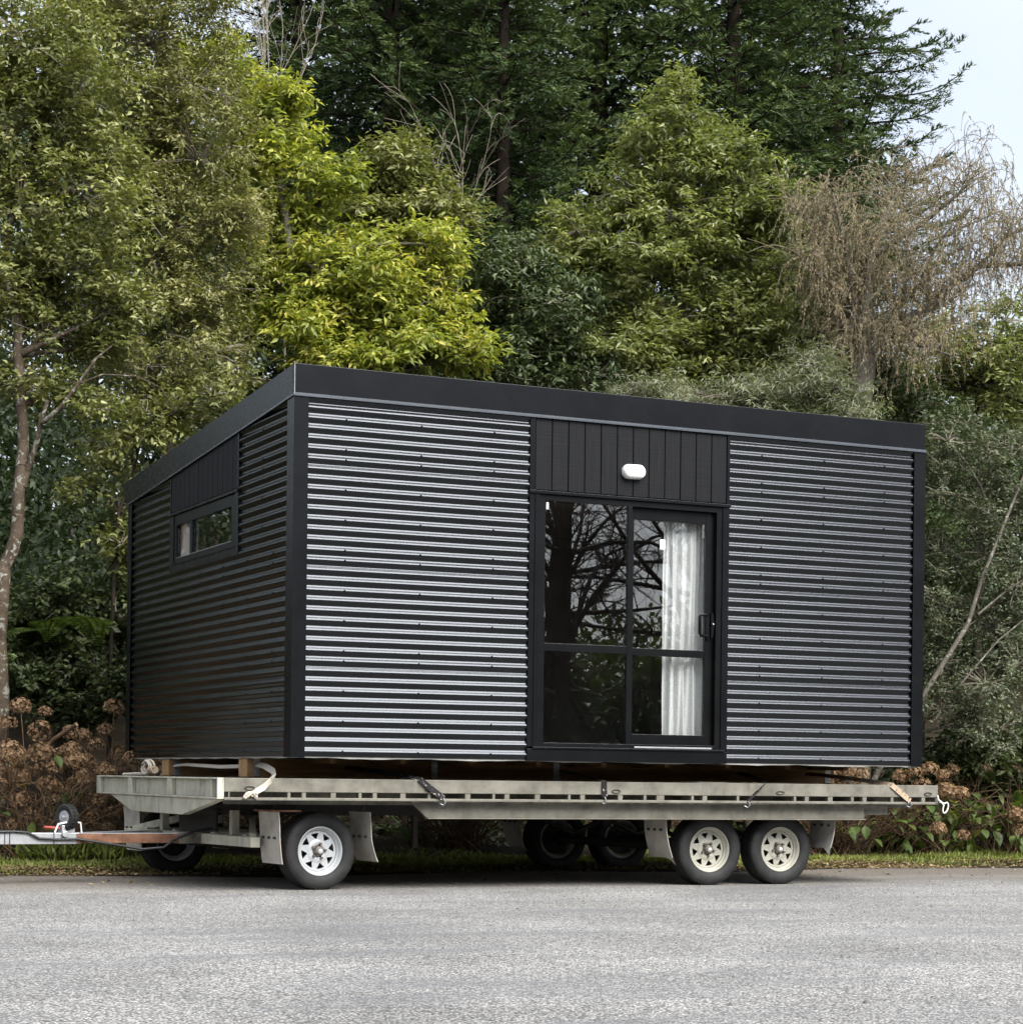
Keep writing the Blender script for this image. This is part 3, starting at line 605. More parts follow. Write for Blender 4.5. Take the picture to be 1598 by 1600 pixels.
# paper stickers on the glass
MB().box(3.150, 3.196, 0.0445, 0.0455, 2.765, 2.845).build('sticker', M['paper'], sash_o)
MB().box(2.095, 2.115, 0.003, 0.004, 3.020, 3.075).build('sticker', M['paper'], door_o)
# side window
wf = MB().box(-0.012, 0.09, 1.426, 1.535, 2.743, 3.170).box(-0.012, 0.09, 3.130, 3.194, 2.743, 3.170).box(-0.012, 0.09, 1.5355, 3.1295, 3.075, 3.170).box(-0.012, 0.09, 1.5355, 3.1295, 2.743, 2.790).box(-0.008, 0.03, 2.655, 2.735, 2.7905, 3.0745)
wf_o = wf.build('window', M['alu_black'], house, bevel=0.002)
MB().box(0.008, 0.013, 1.5355, 2.6545, 2.7905, 3.0745).build('glass_pane', M['glass'], wf_o)
MB().box(0.008, 0.013, 2.7355, 3.1295, 2.7905, 3.0745).build('glass_pane', M['glass'], wf_o)
MB().box(-0.014, -0.0125, 1.534, 3.132, 2.787, 2.792).build('glazing_bead', M['galv'], wf_o)
# oval bulkhead lamp
lamp = MB()
def stadium(s, w): 
    pts = []
    for i in range(24):
        a = 2 * math.pi * i / 24; cxx = w * (1 if math.cos(a) > 0 else -1); pts.append((cxx + s * math.cos(a), s * math.sin(a)))
    return pts
rings = [(0.058, 0.042, -0.017), (0.060, 0.042, -0.030), (0.056, 0.042, -0.062), (0.045, 0.040, -0.076), (0.022, 0.036, -0.083)]
for s_, w_, y_ in rings:
    for a_, b_ in stadium(s_, w_): lamp.v.append((2.853 + a_, y_, 3.365 + b_))
for i in range(len(rings) - 1):
    for j in range(24): lamp.f.append((i * 24 + j, i * 24 + (j + 1) % 24, (i + 1) * 24 + (j + 1) % 24, (i + 1) * 24 + j))
lamp.f.append(tuple(range(4 * 24, 5 * 24)))
lamp.build('wall_lamp', M['white_plastic'], house, smooth=40)
# bearers under the floor, standing on the trailer deck
for v0, v1 in ((1.15, 1.37), (3.40, 3.62)):
    be = MB().box(0.02, 5.60, v0, v1, 0.868, ZB - 0.004).build('bearer', M['pine'], house, bevel=0.004)
    for u in (0.07, 1.62, 2.75, 5.50):
        br = MB().box(u, u + 0.055, v0 - 0.004, v0 - 0.0005, 0.872, ZB - 0.006)
        br.lathe([(-0.012, 0.0), (-0.012, 0.010), (-0.003, 0.011)], 8, 'y', (u + 0.028, v0, 0.905)).lathe([(-0.012, 0.0), (-0.012, 0.010), (-0.003, 0.011)], 8, 'y', (u + 0.028, v0, 0.985))
        br.build('bracket', M['galv'], be)
for u in (0.5, 1.1, 1.7, 2.3, 2.9, 3.5, 4.1, 4.7, 5.3):
    MB().box(u, u + 0.045, 0.55, 1.146, 0.985, ZB - 0.005).build('joist', M['pine'], house)

# curtains hang inside
def curtain(name, label, x0, x1, y0, z0, z1, folds, side=False, amp=0.03):
    nx_, nz_ = 110, 36; mb = MB()
    for j in range(nz_ + 1):
        t = j / nz_; z = z1 + (z0 - z1) * t
        for i in range(nx_ + 1):
            s = i / nx_; x = x0 + (x1 - x0) * s
            ph = folds * 2 * math.pi * s
            y = y0 + amp * (0.45 + 0.55 * t) * math.sin(ph + 0.5 * math.sin(3 * t)) + 0.012 * math.sin(2.3 * ph + 4 * t) + 0.006 * math.sin(9 * t + 5 * s) * (1 if 0.2 < t < 0.95 else 0.3)
            mb.v.append((y, x, z) if side else (x, y, z))
    for j in range(nz_):
        for i in range(nx_):
            a = j * (nx_ + 1) + i; mb.f.append((a, a + 1, a + nx_ + 2, a + nx_ + 1))
    o = mb.build(name, M['curtain'], None, FRAME, smooth=80); tag(o, label, 'curtain'); return o
curtain('curtain', 'white curtain gathered behind the right pane of the sliding door', 3.245, 3.70, 0.145, 1.150, 3.06, 4.6)
curtain('curtain', 'white curtain at the left of the small end window', 2.74, 3.16, 0.06, 2.70, 3.12, 4, True, 0.014)

# ------------------------------------------------------------------ the trailer
TZ = 0.862                                             # deck top
trailer = empty('flatbed_trailer', FRAME)
tag(trailer, 'weathered off-white flat trailer with turntable front axle, carrying the cabin', 'trailer')
TU0, TU1, TV0, TV1 = -0.50, 5.98, 0.10, 3.72
MB().box(TU0 + 0.08, TU1 - 0.02, TV0 + 0.06, TV1 - 0.06, TZ - 0.035, TZ - 0.004).build('deck', M['deck'], trailer)
slots = [(-0.463,-0.454),(0.002,0.024),(0.116,0.147),(0.348,0.389),(0.575,0.598),(0.692,0.724),(0.92,0.963),(1.151,1.173),(1.467,1.511),(1.704,1.724),(1.808,1.849),(2.074,2.119),(2.37,2.391),(2.48,2.52),(2.823,2.864),(3.059,3.083),(3.178,3.25),(3.507,3.528),(3.613,3.655),(3.942,3.963),(4.501,4.523),(4.612,4.65),(4.843,4.889),(5.077,5.104),(5.195,5.235),(5.487,5.513),(5.809,5.846),(5.955,5.98)]
for v0, v1, face in ((TV0, TV0 + 0.055, -1), (TV1 - 0.055, TV1, 1)):
    rail = MB().box(TU0 + 0.002, TU1, v0, v1, 0.757, TZ).box(TU0 + 0.002, TU1, v0 - 0.006 if face < 0 else v0, v1 if face < 0 else v1 + 0.006, 0.694, 0.716)
    ro = rail.build('side_rail', M['trailer'], trailer, bevel=0.004)
    for a_, b_ in slots:
        MB().box(a_, b_, v0 + 0.004, v1 - 0.004, 0.7165, 0.7565).build('upright', M['trailer'], ro)
    for u in (-0.30, 1.16, 2.80, 4.36, 5.87):                # oval lashing eyes
        e = MB(); pts = [(u + 0.038 * math.cos(t), (v0 - 0.004) if face < 0 else v1 + 0.004, 0.785 + 0.013 * math.sin(t)) for t in np.linspace(0, 2 * math.pi, 13)]
        e.tube(pts, 0.004, 5, cap=False).build('lashing_eye', M['dark_steel'], ro)
# web set back behind the slots and cross members
MB().box(TU0 + 0.10, TU1 - 0.05, 0.42, 0.44, 0.66, TZ - 0.036).build('inner_web', M['trailer'], trailer)
for a_, b_ in slots[2::3]:
    MB().box(a_, b_, TV0 + 0.056, TV1 - 0.056, 0.72, TZ - 0.036).build('cross_member', M['trailer'], trailer)
# front end beam: flanged channel in three bays
end = MB().box(TU0 - 0.052, TU0 + 0.001, TV0, TV1, TZ - 0.012, TZ).box(TU0 - 0.052, TU0 + 0.001, TV0, TV1, 0.703, 0.716).box(TU0 - 0.012, TU0 + 0.001, TV0, TV1, 0.7165, TZ - 0.0125)
for v in (0.10, 0.255, 1.33, 2.53, 3.60): end.box(TU0 - 0.050, TU0 - 0.0125, v, v + (0.12 if v > 1 else 0.03), 0.7165, TZ - 0.0125)
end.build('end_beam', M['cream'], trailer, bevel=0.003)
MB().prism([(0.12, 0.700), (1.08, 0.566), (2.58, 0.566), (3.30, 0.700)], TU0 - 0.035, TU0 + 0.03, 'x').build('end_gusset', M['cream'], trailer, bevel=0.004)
MB().box(TU1 - 0.05, TU1 - 0.001, TV0 + 0.056, TV1 - 0.056, 0.72, TZ - 0.002).build('end_beam', M['trailer'], trailer, bevel=0.003)
# deep chassis beams
for v0, v1 in ((0.20, 0.235), (3.585, 3.62)):
    ch = MB().prism([(1.05, 0.693), (1.18, 0.566), (5.28, 0.566), (5.28, 0.693)], v0, v1)
    ch.box(1.18, 5.28, v0 - 0.03, v1 + 0.02, 0.556, 0.5655)
    ch.bar((1.04, (v0 + v1) / 2 - 0.005, 0.686), (1.18, (v0 + v1) / 2 - 0.005, 0.560), 0.085, 0.009, (0, 1, 0)) if False else None
    ch.build('chassis_beam', M['trailer'], trailer, bevel=0.003)
for v in (1.25, 2.45):
    MB().box(0.0, 5.6, v, v + 0.07, 0.56, 0.715).build('chassis_beam', M['dark_steel'], trailer)
MB().box(5.285, 5.55, 0.24, 3.55, 0.60, 0.69).build('tail_member', M['trailer'], trailer)
MB().box(4.98, 5.10, 0.236, 0.30, 0.615, 0.665).build('lamp_bracket', M['galv'], trailer)
MB().box(1.40, 1.44, 1.0, 1.04, 0.30, 0.56).build('prop_stand', M['dark_steel'], trailer)

# wheels: rim (mesh) with tyre, hub and cap below it
WR = 0.300
def tyre_mesh():
    w = 0.105
    prof = [(-0.078, 0.188), (-0.092, 0.196), (-0.103, 0.225), (-w, 0.250), (-0.102, 0.272), (-0.094, 0.287), (-0.085, 0.2945)]
    tread = []
    for y in (-0.080, -0.050, -0.046, -0.042, -0.004, 0.0, 0.004, 0.042, 0.046, 0.050, 0.080):
        tread.append((y, WR - (0.008 if abs(y) in (0.046, 0.0) else 0.0)))
    prof = prof + tread + [(-a_, r_) for a_, r_ in reversed(prof)]
    mb = MB(); mb.lathe(prof, 56, 'y')
    # tread blocks along both shoulders
    for k in range(56):
        a_ = 2 * math.pi * (k + 0.5) / 56
        for s_ in (-1, 1):
            c_ = math.cos(a_); sn = math.sin(a_); t_ = (-sn, 0, c_); n = len(mb.v)
            for da in (-0.011, 0.011):
                for y, r_ in ((s_ * 0.060, WR + 0.0035), (s_ * 0.093, WR - 0.006), (s_ * 0.100, WR - 0.020)):
                    mb.v.append((r_ * c_ + da * t_[0], y, r_ * sn + da * t_[2]))
            mb.f += [(n, n + 1, n + 4, n + 3), (n + 1, n + 2, n + 5, n + 4)]
    return mb.mesh('tyre', M['tyre'], 45)
def rim_mesh(material):
    mb = MB()
    mb.lathe([(-0.076, 0.190), (-0.083, 0.192), (-0.084, 0.186), (-0.074, 0.178), (-0.052, 0.171), (-0.047, 0.163), (-0.030, 0.158), (0.03, 0.150), (0.070, 0.165), (0.085, 0.190)], 48, 'y')
    # disc with eight triangular openings: ribs between inner and outer ring
    ro_, ri_, y0 = 0.160, 0.078, -0.036
    mb.lathe([(y0 + 0.006, ro_), (y0, ro_ - 0.004), (y0, 0.140), (y0 + 0.006, 0.139)], 48, 'y')
    mb.lathe([(y0 - 0.006, 0.094), (y0 - 0.014, ri_), (y0 - 0.017, 0.060), (y0 - 0.010, 0.045), (y0 + 0.01, 0.044)], 48, 'y')
    for k in range(8):
        a0 = 2 * math.pi * k / 8; da = math.pi / 8
        def pt(r_, a_, y): return (r_ * math.cos(a_), y, r_ * math.sin(a_))
        # spoke: broad at the hub, narrow at the rim, so the gaps are triangles pointing inwards
        pts = [(0.092, -da * 0.97), (0.092, da * 0.97), (0.141, da * 0.34), (0.141, -da * 0.34)]
        n = len(mb.v)
        for y in (0.0, 0.008): mb.v += [pt(r_, a0 + a_, y0 + y - (0.006 if r_ < 0.1 else 0)) for r_, a_ in pts]
        mb.f += [(n, n + 1, n + 2, n + 3), (n + 7, n + 6, n + 5, n + 4), (n + 1, n + 5, n + 6, n + 2), (n, n + 3, n + 7, n + 4)]
    return mb.mesh('rim', material, 40)
def hub_mesh():
    mb = MB().lathe([(0.05, 0.075), (-0.035, 0.062), (-0.058, 0.040), (-0.075, 0.036), (-0.078, 0.030), (-0.078, 0.0)], 20, 'y')
    for k in range(5):
        a_ = 2 * math.pi * k / 5 + 0.3; mb.lathe([(-0.045, 0.011), (-0.070, 0.011), (-0.070, 0.0)], 6, 'y', (0.057 * math.cos(a_), 0, 0.057 * math.sin(a_)))
    return mb.mesh('hub', M['hub'], 40)
T_ME, RW_ME, RC_ME, HUB_ME = tyre_mesh(), rim_mesh(M['rim_white']), rim_mesh(M['rim_cream']), hub_mesh()
CAP_ME = MB().lathe([(-0.078, 0.022), (-0.094, 0.020), (-0.100, 0.012), (-0.102, 0.0)], 16, 'y').mesh('hub_cap', M['hub_cap'], 60)
BACK_ME = MB().lathe([(0.020, 0.145), (0.022, 0.0)], 32, 'y').mesh('brake_drum', M['black'])
def wheel(u, v, ang, rim, spin, far=False):
    m = Matrix.Translation((u, v, WR)) @ Matrix.Rotation(ang + (math.pi if far else 0), 4, 'Z') @ Matrix.Rotation(spin, 4, 'Y')
    w = link('wheel', rim, trailer, m)
    for nm, me_ in (('tyre', T_ME), ('hub', HUB_ME), ('hub_cap', CAP_ME), ('brake_drum', BACK_ME)): link(nm, me_, w)
STEER = R(-6.5); DCU, DCV = 0.20, 1.89
def dol(a, l):                                          # dolly frame: a forwards, l towards the far side
    s_, c_ = math.sin(-STEER), math.cos(STEER); return (DCU - a * c_ - l * s_, DCV - a * s_ + l * c_)
DANG = -STEER
n_, f_ = dol(0, -1.43), dol(0, 1.43)
wheel(n_[0], n_[1], DANG, RW_ME, 0.2); wheel(f_[0], f_[1], DANG, RW_ME, 0.9, True)
for u in (3.845, 4.545):
    wheel(u, 0.46, 0, RC_ME, u * 2.1); wheel(u, 3.34, 0, RC_ME, u, True)
    MB().tube([(u, 0.40, WR), (u, 3.40, WR)], 0.038, 10).build('axle', M['dark_steel'], trailer)
for v in (0.80, 2.95):
    for u in (3.845, 4.545):
        MB().bar((u - 0.33, v, 0.50), (u, v, 0.36), 0.06, 0.03).bar((u, v, 0.36), (u + 0.33, v, 0.50), 0.06, 0.03).build('leaf_spring', M['dark_steel'], trailer)
    MB().box(4.15, 4.24, v - 0.04, v + 0.04, 0.42, 0.60).build('spring_hanger', M['dark_steel'], trailer)
# turntable dolly
DM = Matrix.Translation((DCU, DCV, 0)) @ Matrix.Rotation(DANG, 4, 'Z')     # local x = -a, y = l
MB().tube([(0, -1.38, WR), (0, 1.38, WR)], 0.038, 10).build('axle', M['dark_steel'], trailer, DM)
MB().lathe([(0.555, 0.48), (0.595, 0.48), (0.595, 0.40), (0.555, 0.40)], 40, 'z', closed=True).lathe([(0.60, 0.47), (0.64, 0.47), (0.64, 0.39), (0.60, 0.39)], 40, 'z', closed=True).build('turntable', M['dark_steel'], trailer, DM)
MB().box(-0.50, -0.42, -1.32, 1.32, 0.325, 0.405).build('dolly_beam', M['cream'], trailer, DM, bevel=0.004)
MB().box(0.42, 0.50, -1.25, 1.25, 0.34, 0.42).build('dolly_beam', M['dark_steel'], trailer, DM, bevel=0.004)
for l in (-1.02, -0.40, 0.40, 1.02):
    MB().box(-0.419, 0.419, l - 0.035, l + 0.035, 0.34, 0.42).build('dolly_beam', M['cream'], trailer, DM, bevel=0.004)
for l in (-0.72, 0.72):
    s_ = 1 if l > 0 else -1
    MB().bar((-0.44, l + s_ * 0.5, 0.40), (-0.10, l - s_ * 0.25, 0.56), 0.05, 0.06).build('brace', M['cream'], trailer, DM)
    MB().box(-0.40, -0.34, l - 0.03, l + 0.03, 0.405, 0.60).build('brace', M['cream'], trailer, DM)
    MB().bar((-0.30, l * 1.45, 0.44), (0, l * 1.45, 0.36), 0.06, 0.03).bar((0, l * 1.45, 0.36), (0.30, l * 1.45, 0.44), 0.06, 0.03).build('leaf_spring', M['dark_steel'], trailer, DM)
MB().box(-0.38, -0.36, -0.38, 0.38, 0.41, 0.60).build('head_plate', M['dark_steel'], trailer, DM)
# A-frame drawbar, hinged on the front beam
ZD = 0.365
jy = 0.02
for l, nm in ((-0.30, 'near'), (0.50, 'far')):
    MB().bar((-0.66, l, ZD), (-1.42, jy + (0.035 if l > 0 else -0.035), ZD - 0.004), 0.06, 0.075).build('drawbar_arm', M['rust'] if l < 0 else M['trailer'], trailer, DM, bevel=0.003)
    MB().box(-0.68, -0.545, l - 0.05, l + 0.05, ZD - 0.042, ZD + 0.045).build('hinge_socket', M['trailer'], trailer, DM, bevel=0.004)
    MB().lathe([(l - 0.06, 0.0), (l - 0.06, 0.042), (l + 0.06, 0.042), (l + 0.06, 0.0)], 16, 'y', (-0.522, 0, ZD)).build('hinge_pin', M['hub'], trailer, DM, smooth=40)
    MB().bar((-0.66, l, ZD + 0.041), (-1.40, jy + (0.035 if l > 0 else -0.035), ZD + 0.037), 0.064, 0.006).build('arm_cap', M['galv'], trailer, DM)
MB().box(-2.35, -1.40, jy - 0.055, jy + 0.055, ZD - 0.050, ZD + 0.040).build('drawbar_tongue', M['galv'], trailer, DM, bevel=0.004)
MB().box(-2.95, -2.352, jy - 0.050, jy + 0.050, ZD - 0.050, ZD + 0.035).build('coupling', M['red'], trailer, DM, bevel=0.006)
MB().box(-2.30, -2.20, jy - 0.062, jy - 0.0555, ZD - 0.03, ZD + 0.03).lathe([(jy - 0.075, 0.0), (jy - 0.075, 0.02), (jy - 0.056, 0.02)], 10, 'y', (-2.14, 0, ZD)).build('socket_plate', M['alu_black'], trailer, DM)
for x_ in (-2.02, -1.98, -1.62): MB().box(x_, x_ + 0.006, jy - 0.060, jy + 0.060, ZD - 0.055, ZD + 0.045).build('cable_tie', M['cable'], trailer, DM)
# jockey wheel folded up on the tongue
JX = -1.50
jw = link('jockey_wheel', MB().lathe([(-0.028, 0.055), (-0.036, 0.075), (-0.036, 0.095), (-0.026, 0.104), (0.026, 0.104), (0.036, 0.095), (0.036, 0.075), (0.028, 0.055)], 32, 'x').mesh('jockey_wheel', M['tyre'], 40), trailer, DM @ Matrix.Translation((JX, jy - 0.02, ZD + 0.165)) @ Matrix.Rotation(R(24), 4, 'Z') @ Matrix.Rotation(R(8), 4, 'X'))
gr = MB()
for k in range(22):
    a_ = 2 * math.pi * k / 22; gr.box(-0.03, 0.03, 0.103 * math.cos(a_) - 0.004, 0.103 * math.cos(a_) + 0.004, 0.103 * math.sin(a_) - 0.004, 0.103 * math.sin(a_) + 0.004)
gr.build('tread', M['tyre'], jw)
MB().lathe([(-0.030, 0.0), (-0.030, 0.054), (0.030, 0.054), (0.030, 0.0)], 20, 'x').lathe([(-0.060, 0.0), (-0.060, 0.014), (0.060, 0.014), (0.060, 0.0)], 10, 'x').build('rim', M['galv'], jw, smooth=40)
MB().tube([(JX - 0.11, jy - 0.05, ZD + 0.04), (JX - 0.08, jy - 0.05, ZD + 0.11), (JX + 0.02, jy - 0.06, ZD + 0.13), (JX + 0.10, jy - 0.06, ZD + 0.12), (JX + 0.11, jy - 0.06, ZD + 0.04)], 0.008, 6).tube([(JX + 0.08, jy + 0.05, ZD + 0.04), (JX + 0.09, jy + 0.03, ZD + 0.13), (JX + 0.05, jy - 0.02, ZD + 0.17)], 0.008, 6).build('jockey_bracket', M['white_plastic'], trailer, DM, smooth=60)
MB().box(JX - 0.05, JX + 0.06, jy - 0.05, jy + 0.05, ZD + 0.0405, ZD + 0.10).lathe([(jy - 0.085, 0.0), (jy - 0.085, 0.026), (jy - 0.050, 0.028)], 14, 'y', (JX - 0.03, 0, ZD + 0.03)).build('jockey_clamp', M['galv'], trailer, DM, bevel=0.004)
MB().tube([(JX - 0.19, jy - 0.03, ZD + 0.085), (JX - 0.06, jy - 0.03, ZD + 0.075)], 0.012, 8).build('jockey_handle', M['red'], trailer, DM, smooth=60)
MB().tube([(-2.95, jy - 0.03, ZD + 0.05), (-2.2, jy - 0.058, ZD + 0.048), (-1.95, jy - 0.066, ZD + 0.052), (-1.84, jy - 0.068, ZD + 0.045), (-1.74, jy - 0.070, ZD - 0.005), (-1.60, jy - 0.070, ZD - 0.012), (-1.42, jy - 0.075, ZD - 0.01), (-1.15, -0.22, ZD - 0.055), (-0.98, -0.32, ZD - 0.085), (-0.82, -0.36, ZD - 0.07), (-0.68, -0.36, ZD + 0.02), (-0.55, -0.36, ZD + 0.06), (-0.40, -0.36, ZD + 0.08)], 0.011, 7).build('cable', M['cable'], trailer, DM, smooth=60)
# mudguards: bent plates before and behind the wheels
def guard(u, v0, v1, z0, z1, kick, m=None, notch=False):
    mb = MB(); K = 9
    for i in range(K + 1):
        t = i / K; z = z1 + (z0 - z1) * t; x_ = u + kick * max(0, t - 0.45) ** 1.7 * 2.0 + 0.012 * math.sin(t * 3.14)
        if notch and i == K:
            vs_ = [v0, v0 + 0.08, v0 + 0.10, v1 - 0.07, v1]; zs = [z0 - 0.05, z0 - 0.02, z0, z0, z0 - 0.04]
        for d_ in (0, 0.005):
            mb.v += [(x_ + d_, v0, z), (x_ + d_, v1, z)]
    for i in range(K):
        b_ = i * 4; mb.f += [(b_, b_ + 1, b_ + 5, b_ + 4), (b_ + 2, b_ + 6, b_ + 7, b_ + 3), (b_, b_ + 4, b_ + 6, b_ + 2), (b_ + 1, b_ + 3, b_ + 7, b_ + 5)]
    mb.f += [(0, 2, 3, 1), (K * 4, K * 4 + 1, K * 4 + 3, K * 4 + 2)]
    if notch:
        n = len(mb.v); x_ = u + kick * 0.55 ** 1.7 * 2.0
        for d_ in (0, 0.005): mb.v += [(x_ + d_, v0, z0), (x_ + d_ + kick * 0.3, v0, z0 - 0.06), (x_ + d_ + kick * 0.2, v0 + 0.06, z0 - 0.02), (x_ + d_, v0 + 0.10, z0)]
        mb.f += [(n, n + 1, n + 2, n + 3), (n + 7, n + 6, n + 5, n + 4)]
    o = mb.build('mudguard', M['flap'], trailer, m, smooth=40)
    bo = MB(); tz = z1 + (z0 - z1) * 0.5
    for q in (0.22, 0.5, 0.78): bo.lathe([(u - 0.008, 0.0), (u - 0.006, 0.010), (u + 0.02, 0.011)], 8, 'x', (0, v0 + (v1 - v0) * q, tz))
    bo.build('bolt', M['dark_steel'], o)
    return o
for s_ in (-1, 1):
    a_, b_ = (-1.60, -1.24) if s_ < 0 else (1.24, 1.60)
    guard(-0.40, a_, b_, 0.205, 0.605, 0.05, DM); guard(0.385, a_, b_, 0.215, 0.605, 0.10, DM)
    MB().box(-0.44, -0.20, a_ + 0.02, b_, 0.605, 0.618).build('guard_top', M['rust'], trailer, DM)
    for x_ in (-0.36, 0.40):
        MB().box(x_ + 0.01, x_ + 0.03, (a_ + b_) / 2 - 0.01, (a_ + b_) / 2 + 0.01, 0.60, 0.72).build('guard_stay', M['dark_steel'], trailer, DM)
for v0, v1 in ((0.28, 0.66), (3.14, 3.52)):
    guard(3.36, v0, v1, 0.235, 0.70, 0.10, None, True); guard(5.02, v0, v1, 0.31, 0.70, -0.045, None, True)

# ------------------------------------------------------------------ lashings
def ribbon(name, label, pts, w, material, wdir, twist=0.0, hook=True, cat='strap'):
    root = empty(name, FRAME); tag(root, label, cat)
    P = [Vector(p) for p in pts]; mb = MB(); k = len(P)
    for i, p in enumerate(P):
        a_ = twist * i / (k - 1); d = (P[min(i + 1, k - 1)] - P[max(i - 1, 0)]).normalized()
        x = Vector(wdir); x = (x - d * x.dot(d)).normalized(); y = d.cross(x); x2 = x * math.cos(a_) + y * math.sin(a_); y2 = d.cross(x2)
        for sx_, sy in ((-1, -1), (1, -1), (1, 1), (-1, 1)): mb.v.append(tuple(p + x2 * (sx_ * w / 2) + y2 * (sy * 0.0015)))
    for i in range(k - 1):
        for j in range(4): a_ = i * 4 + j; b_ = i * 4 + (j + 1) % 4; mb.f.append((a_, b_, b_ + 4, a_ + 4))
    mb.f += [(0, 1, 2, 3), ((k - 1) * 4 + 3, (k - 1) * 4 + 2, (k - 1) * 4 + 1, (k - 1) * 4)]
    mb.build('webbing', material, root)
    if hook:
        e = P[-1]; MB().tube([e, e + Vector((0.012, -0.008, -0.03)), e + Vector((0.004, 0.01, -0.055)), e + Vector((-0.02, 0.03, -0.04))], 0.006, 6).build('hook', M['galv'], root, smooth=60)
    return root
TE = TZ + 0.004
ribbon('ratchet_strap', 'black printed strap lashed over the deck edge below the left wall', [(0.86, 1.14, 0.955), (0.98, 0.62, 0.918), (1.06, 0.12, TE + 0.004), (1.085, 0.092, TE - 0.006), (1.18, 0.086, 0.785), (1.275, 0.084, 0.720)], 0.05, M['strap_black'], (1, 0.25, 0.6))
ribbon('ratchet_strap', 'black strap hanging straight over the rail under the door', [(2.80, 1.14, 0.955), (2.74, 0.6, 0.912), (2.69, 0.12, TE + 0.004), (2.688, 0.092, TE - 0.006), (2.688, 0.086, 0.80), (2.690, 0.084, 0.740)], 0.045, M['strap_black'], (1, 0, 0))
ribbon('ratchet_strap', 'thin dark strap slanting over the rail above the rear wheels', [(4.56, 1.14, 0.955), (4.40, 0.6, 0.915), (4.215, 0.12, TE + 0.004), (4.205, 0.092, TE - 0.006), (4.11, 0.086, 0.78), (4.04, 0.084, 0.715)], 0.032, M['strap_black'], (0.6, 0, 0.5), 0.5)
ribbon('ratchet_strap', 'brown strap running down to the right end of the deck', [(5.28, 1.13, 0.955), (5.37, 0.7, 0.925), (5.475, 0.12, TE + 0.004), (5.49, 0.092, TE - 0.006), (5.60, 0.086, 0.78), (5.675, 0.084, 0.725)], 0.048, M['strap_tan'], (0.75, 0, 0.6))
ribbon('ratchet_strap', 'cream twisted strap knotted at the left corner of the deck', [(0.10, 1.14, 0.97), (0.07, 0.85, 0.955), (0.02, 0.50, 0.915), (-0.10, 0.115, TE + 0.002), (-0.13, 0.088, TE - 0.01), (-0.20, 0.084, 0.790), (-0.30, 0.082, 0.735)], 0.05, M['strap_cream'], (0.7, 0, 0.6), 1.0, False)
kn = MB()
for i in range(6):
    a_ = i * 1.1; kn.tube([(-0.30 + 0.05 * math.cos(a_ + t * 1.3), 0.075 - 0.012 * math.sin(t * 3), 0.732 + 0.022 * math.sin(a_ * 1.7 + t * 2.2)) for t in np.linspace(0, 2.2, 7)], 0.009, 5)
kn.build('knot', M['strap_cream'], bpy.data.objects['ratchet_strap.004'], smooth=60)
# slack webbing lying between the bearers and a rolled strap on the deck
ribbon('slack_strap', 'cream strap stretched slack between the two bearer ends', [(0.06, 1.40, 0.955), (0.04, 1.9, 0.948), (0.05, 2.5, 0.958), (0.06, 3.0, 0.968), (0.06, 3.38, 0.955)], 0.03, M['strap_cream'], (0, 0, 1), 0.8, False)
coil = empty('coiled_strap', FRAME @ Matrix.Translation((-0.28, 3.02, TZ))); tag(coil, 'loosely coiled cream strap lying on the front corner of the deck', 'strap')
cm = MB()
for i in range(5):
    r_ = 0.055 + 0.014 * i; cm.tube([(0.02 * math.sin(i * 2.0), r_ * math.cos(t) * 1.5, 0.075 + r_ * math.sin(t) * (0.75 - 0.04 * i)) for t in np.linspace(0.3 * i, 0.3 * i + 5.6, 16)], 0.010, 5)
cm.build('coil', M['strap_cream'], coil, smooth=60)
MB().tube([(0.0, 0.10, 0.02), (-0.03, 0.30, 0.018), (-0.05, 0.62, 0.012)], 0.012, 5).build('tail', M['strap_cream'], coil, smooth=60)
MB().tube([(0.0, -0.10, 0.05), (0.0, -0.24, 0.055)], 0.035, 8).build('ratchet', M['strap_tan'], coil, smooth=60)
rp = MB().tube([(5.968, 0.088, 0.775), (5.966, 0.078, 0.745), (5.975, 0.068, 0.718), (5.995, 0.062, 0.712)] + [(6.030 + 0.026 * math.cos(t) + 0.012 * math.sin(t), 0.058, 0.668 + 0.046 * math.sin(t)) for t in np.linspace(2.2, -3.6, 20)] + [(5.985, 0.062, 0.722), (5.962, 0.070, 0.735)], 0.0065, 8)
o = rp.build('rope_loop', M['rope'], None, FRAME, smooth=70); tag(o, 'white rope loop tied at the right end of the deck', 'rope')

# ------------------------------------------------------------------ trees and shrubs behind the verge
def gz(p): return float(ground_z(p[0], p[1]))
def foot(px, Y):
    p = at(px, 1200, Y); return np.array([p[0], p[1], gz(p) - 0.05])
GT = 'broadleaf trees behind the cabin'
# lichen-barked tree at the far left
lt = [at(-2, 1000, 21.0), at(6, 887, 21.0), at(28, 806, 21.0), at(34, 728, 21.0), at(33, 634, 21.0), at(28, 556, 21.0), at(12, 447, 21.1), at(20, 330, 21.3), at(60, 200, 21.5), at(90, 60, 21.6)]
lt = [foot(-8, 21.0)] + lt
ex = [(np.array([at(42, 737, 21.0), at(58, 690, 20.9), at(67, 647, 20.8), at(75, 625, 20.8)]), 0.034, 0.016),
      (np.array([at(67, 660, 20.8), at(94, 637, 20.7), at(122, 600, 20.7), at(150, 560, 20.7), at(175, 540, 20.7)]), 0.026, 0.008),
      (np.array([at(36, 760, 21.0), at(42, 737, 21.0)]), 0.04, 0.034),
      (np.array([at(122, 600, 20.7), at(160, 585, 20.7), at(215, 588, 20.6), at(250, 605, 20.6), at(272, 635, 20.6)]), 0.010, 0.004)]
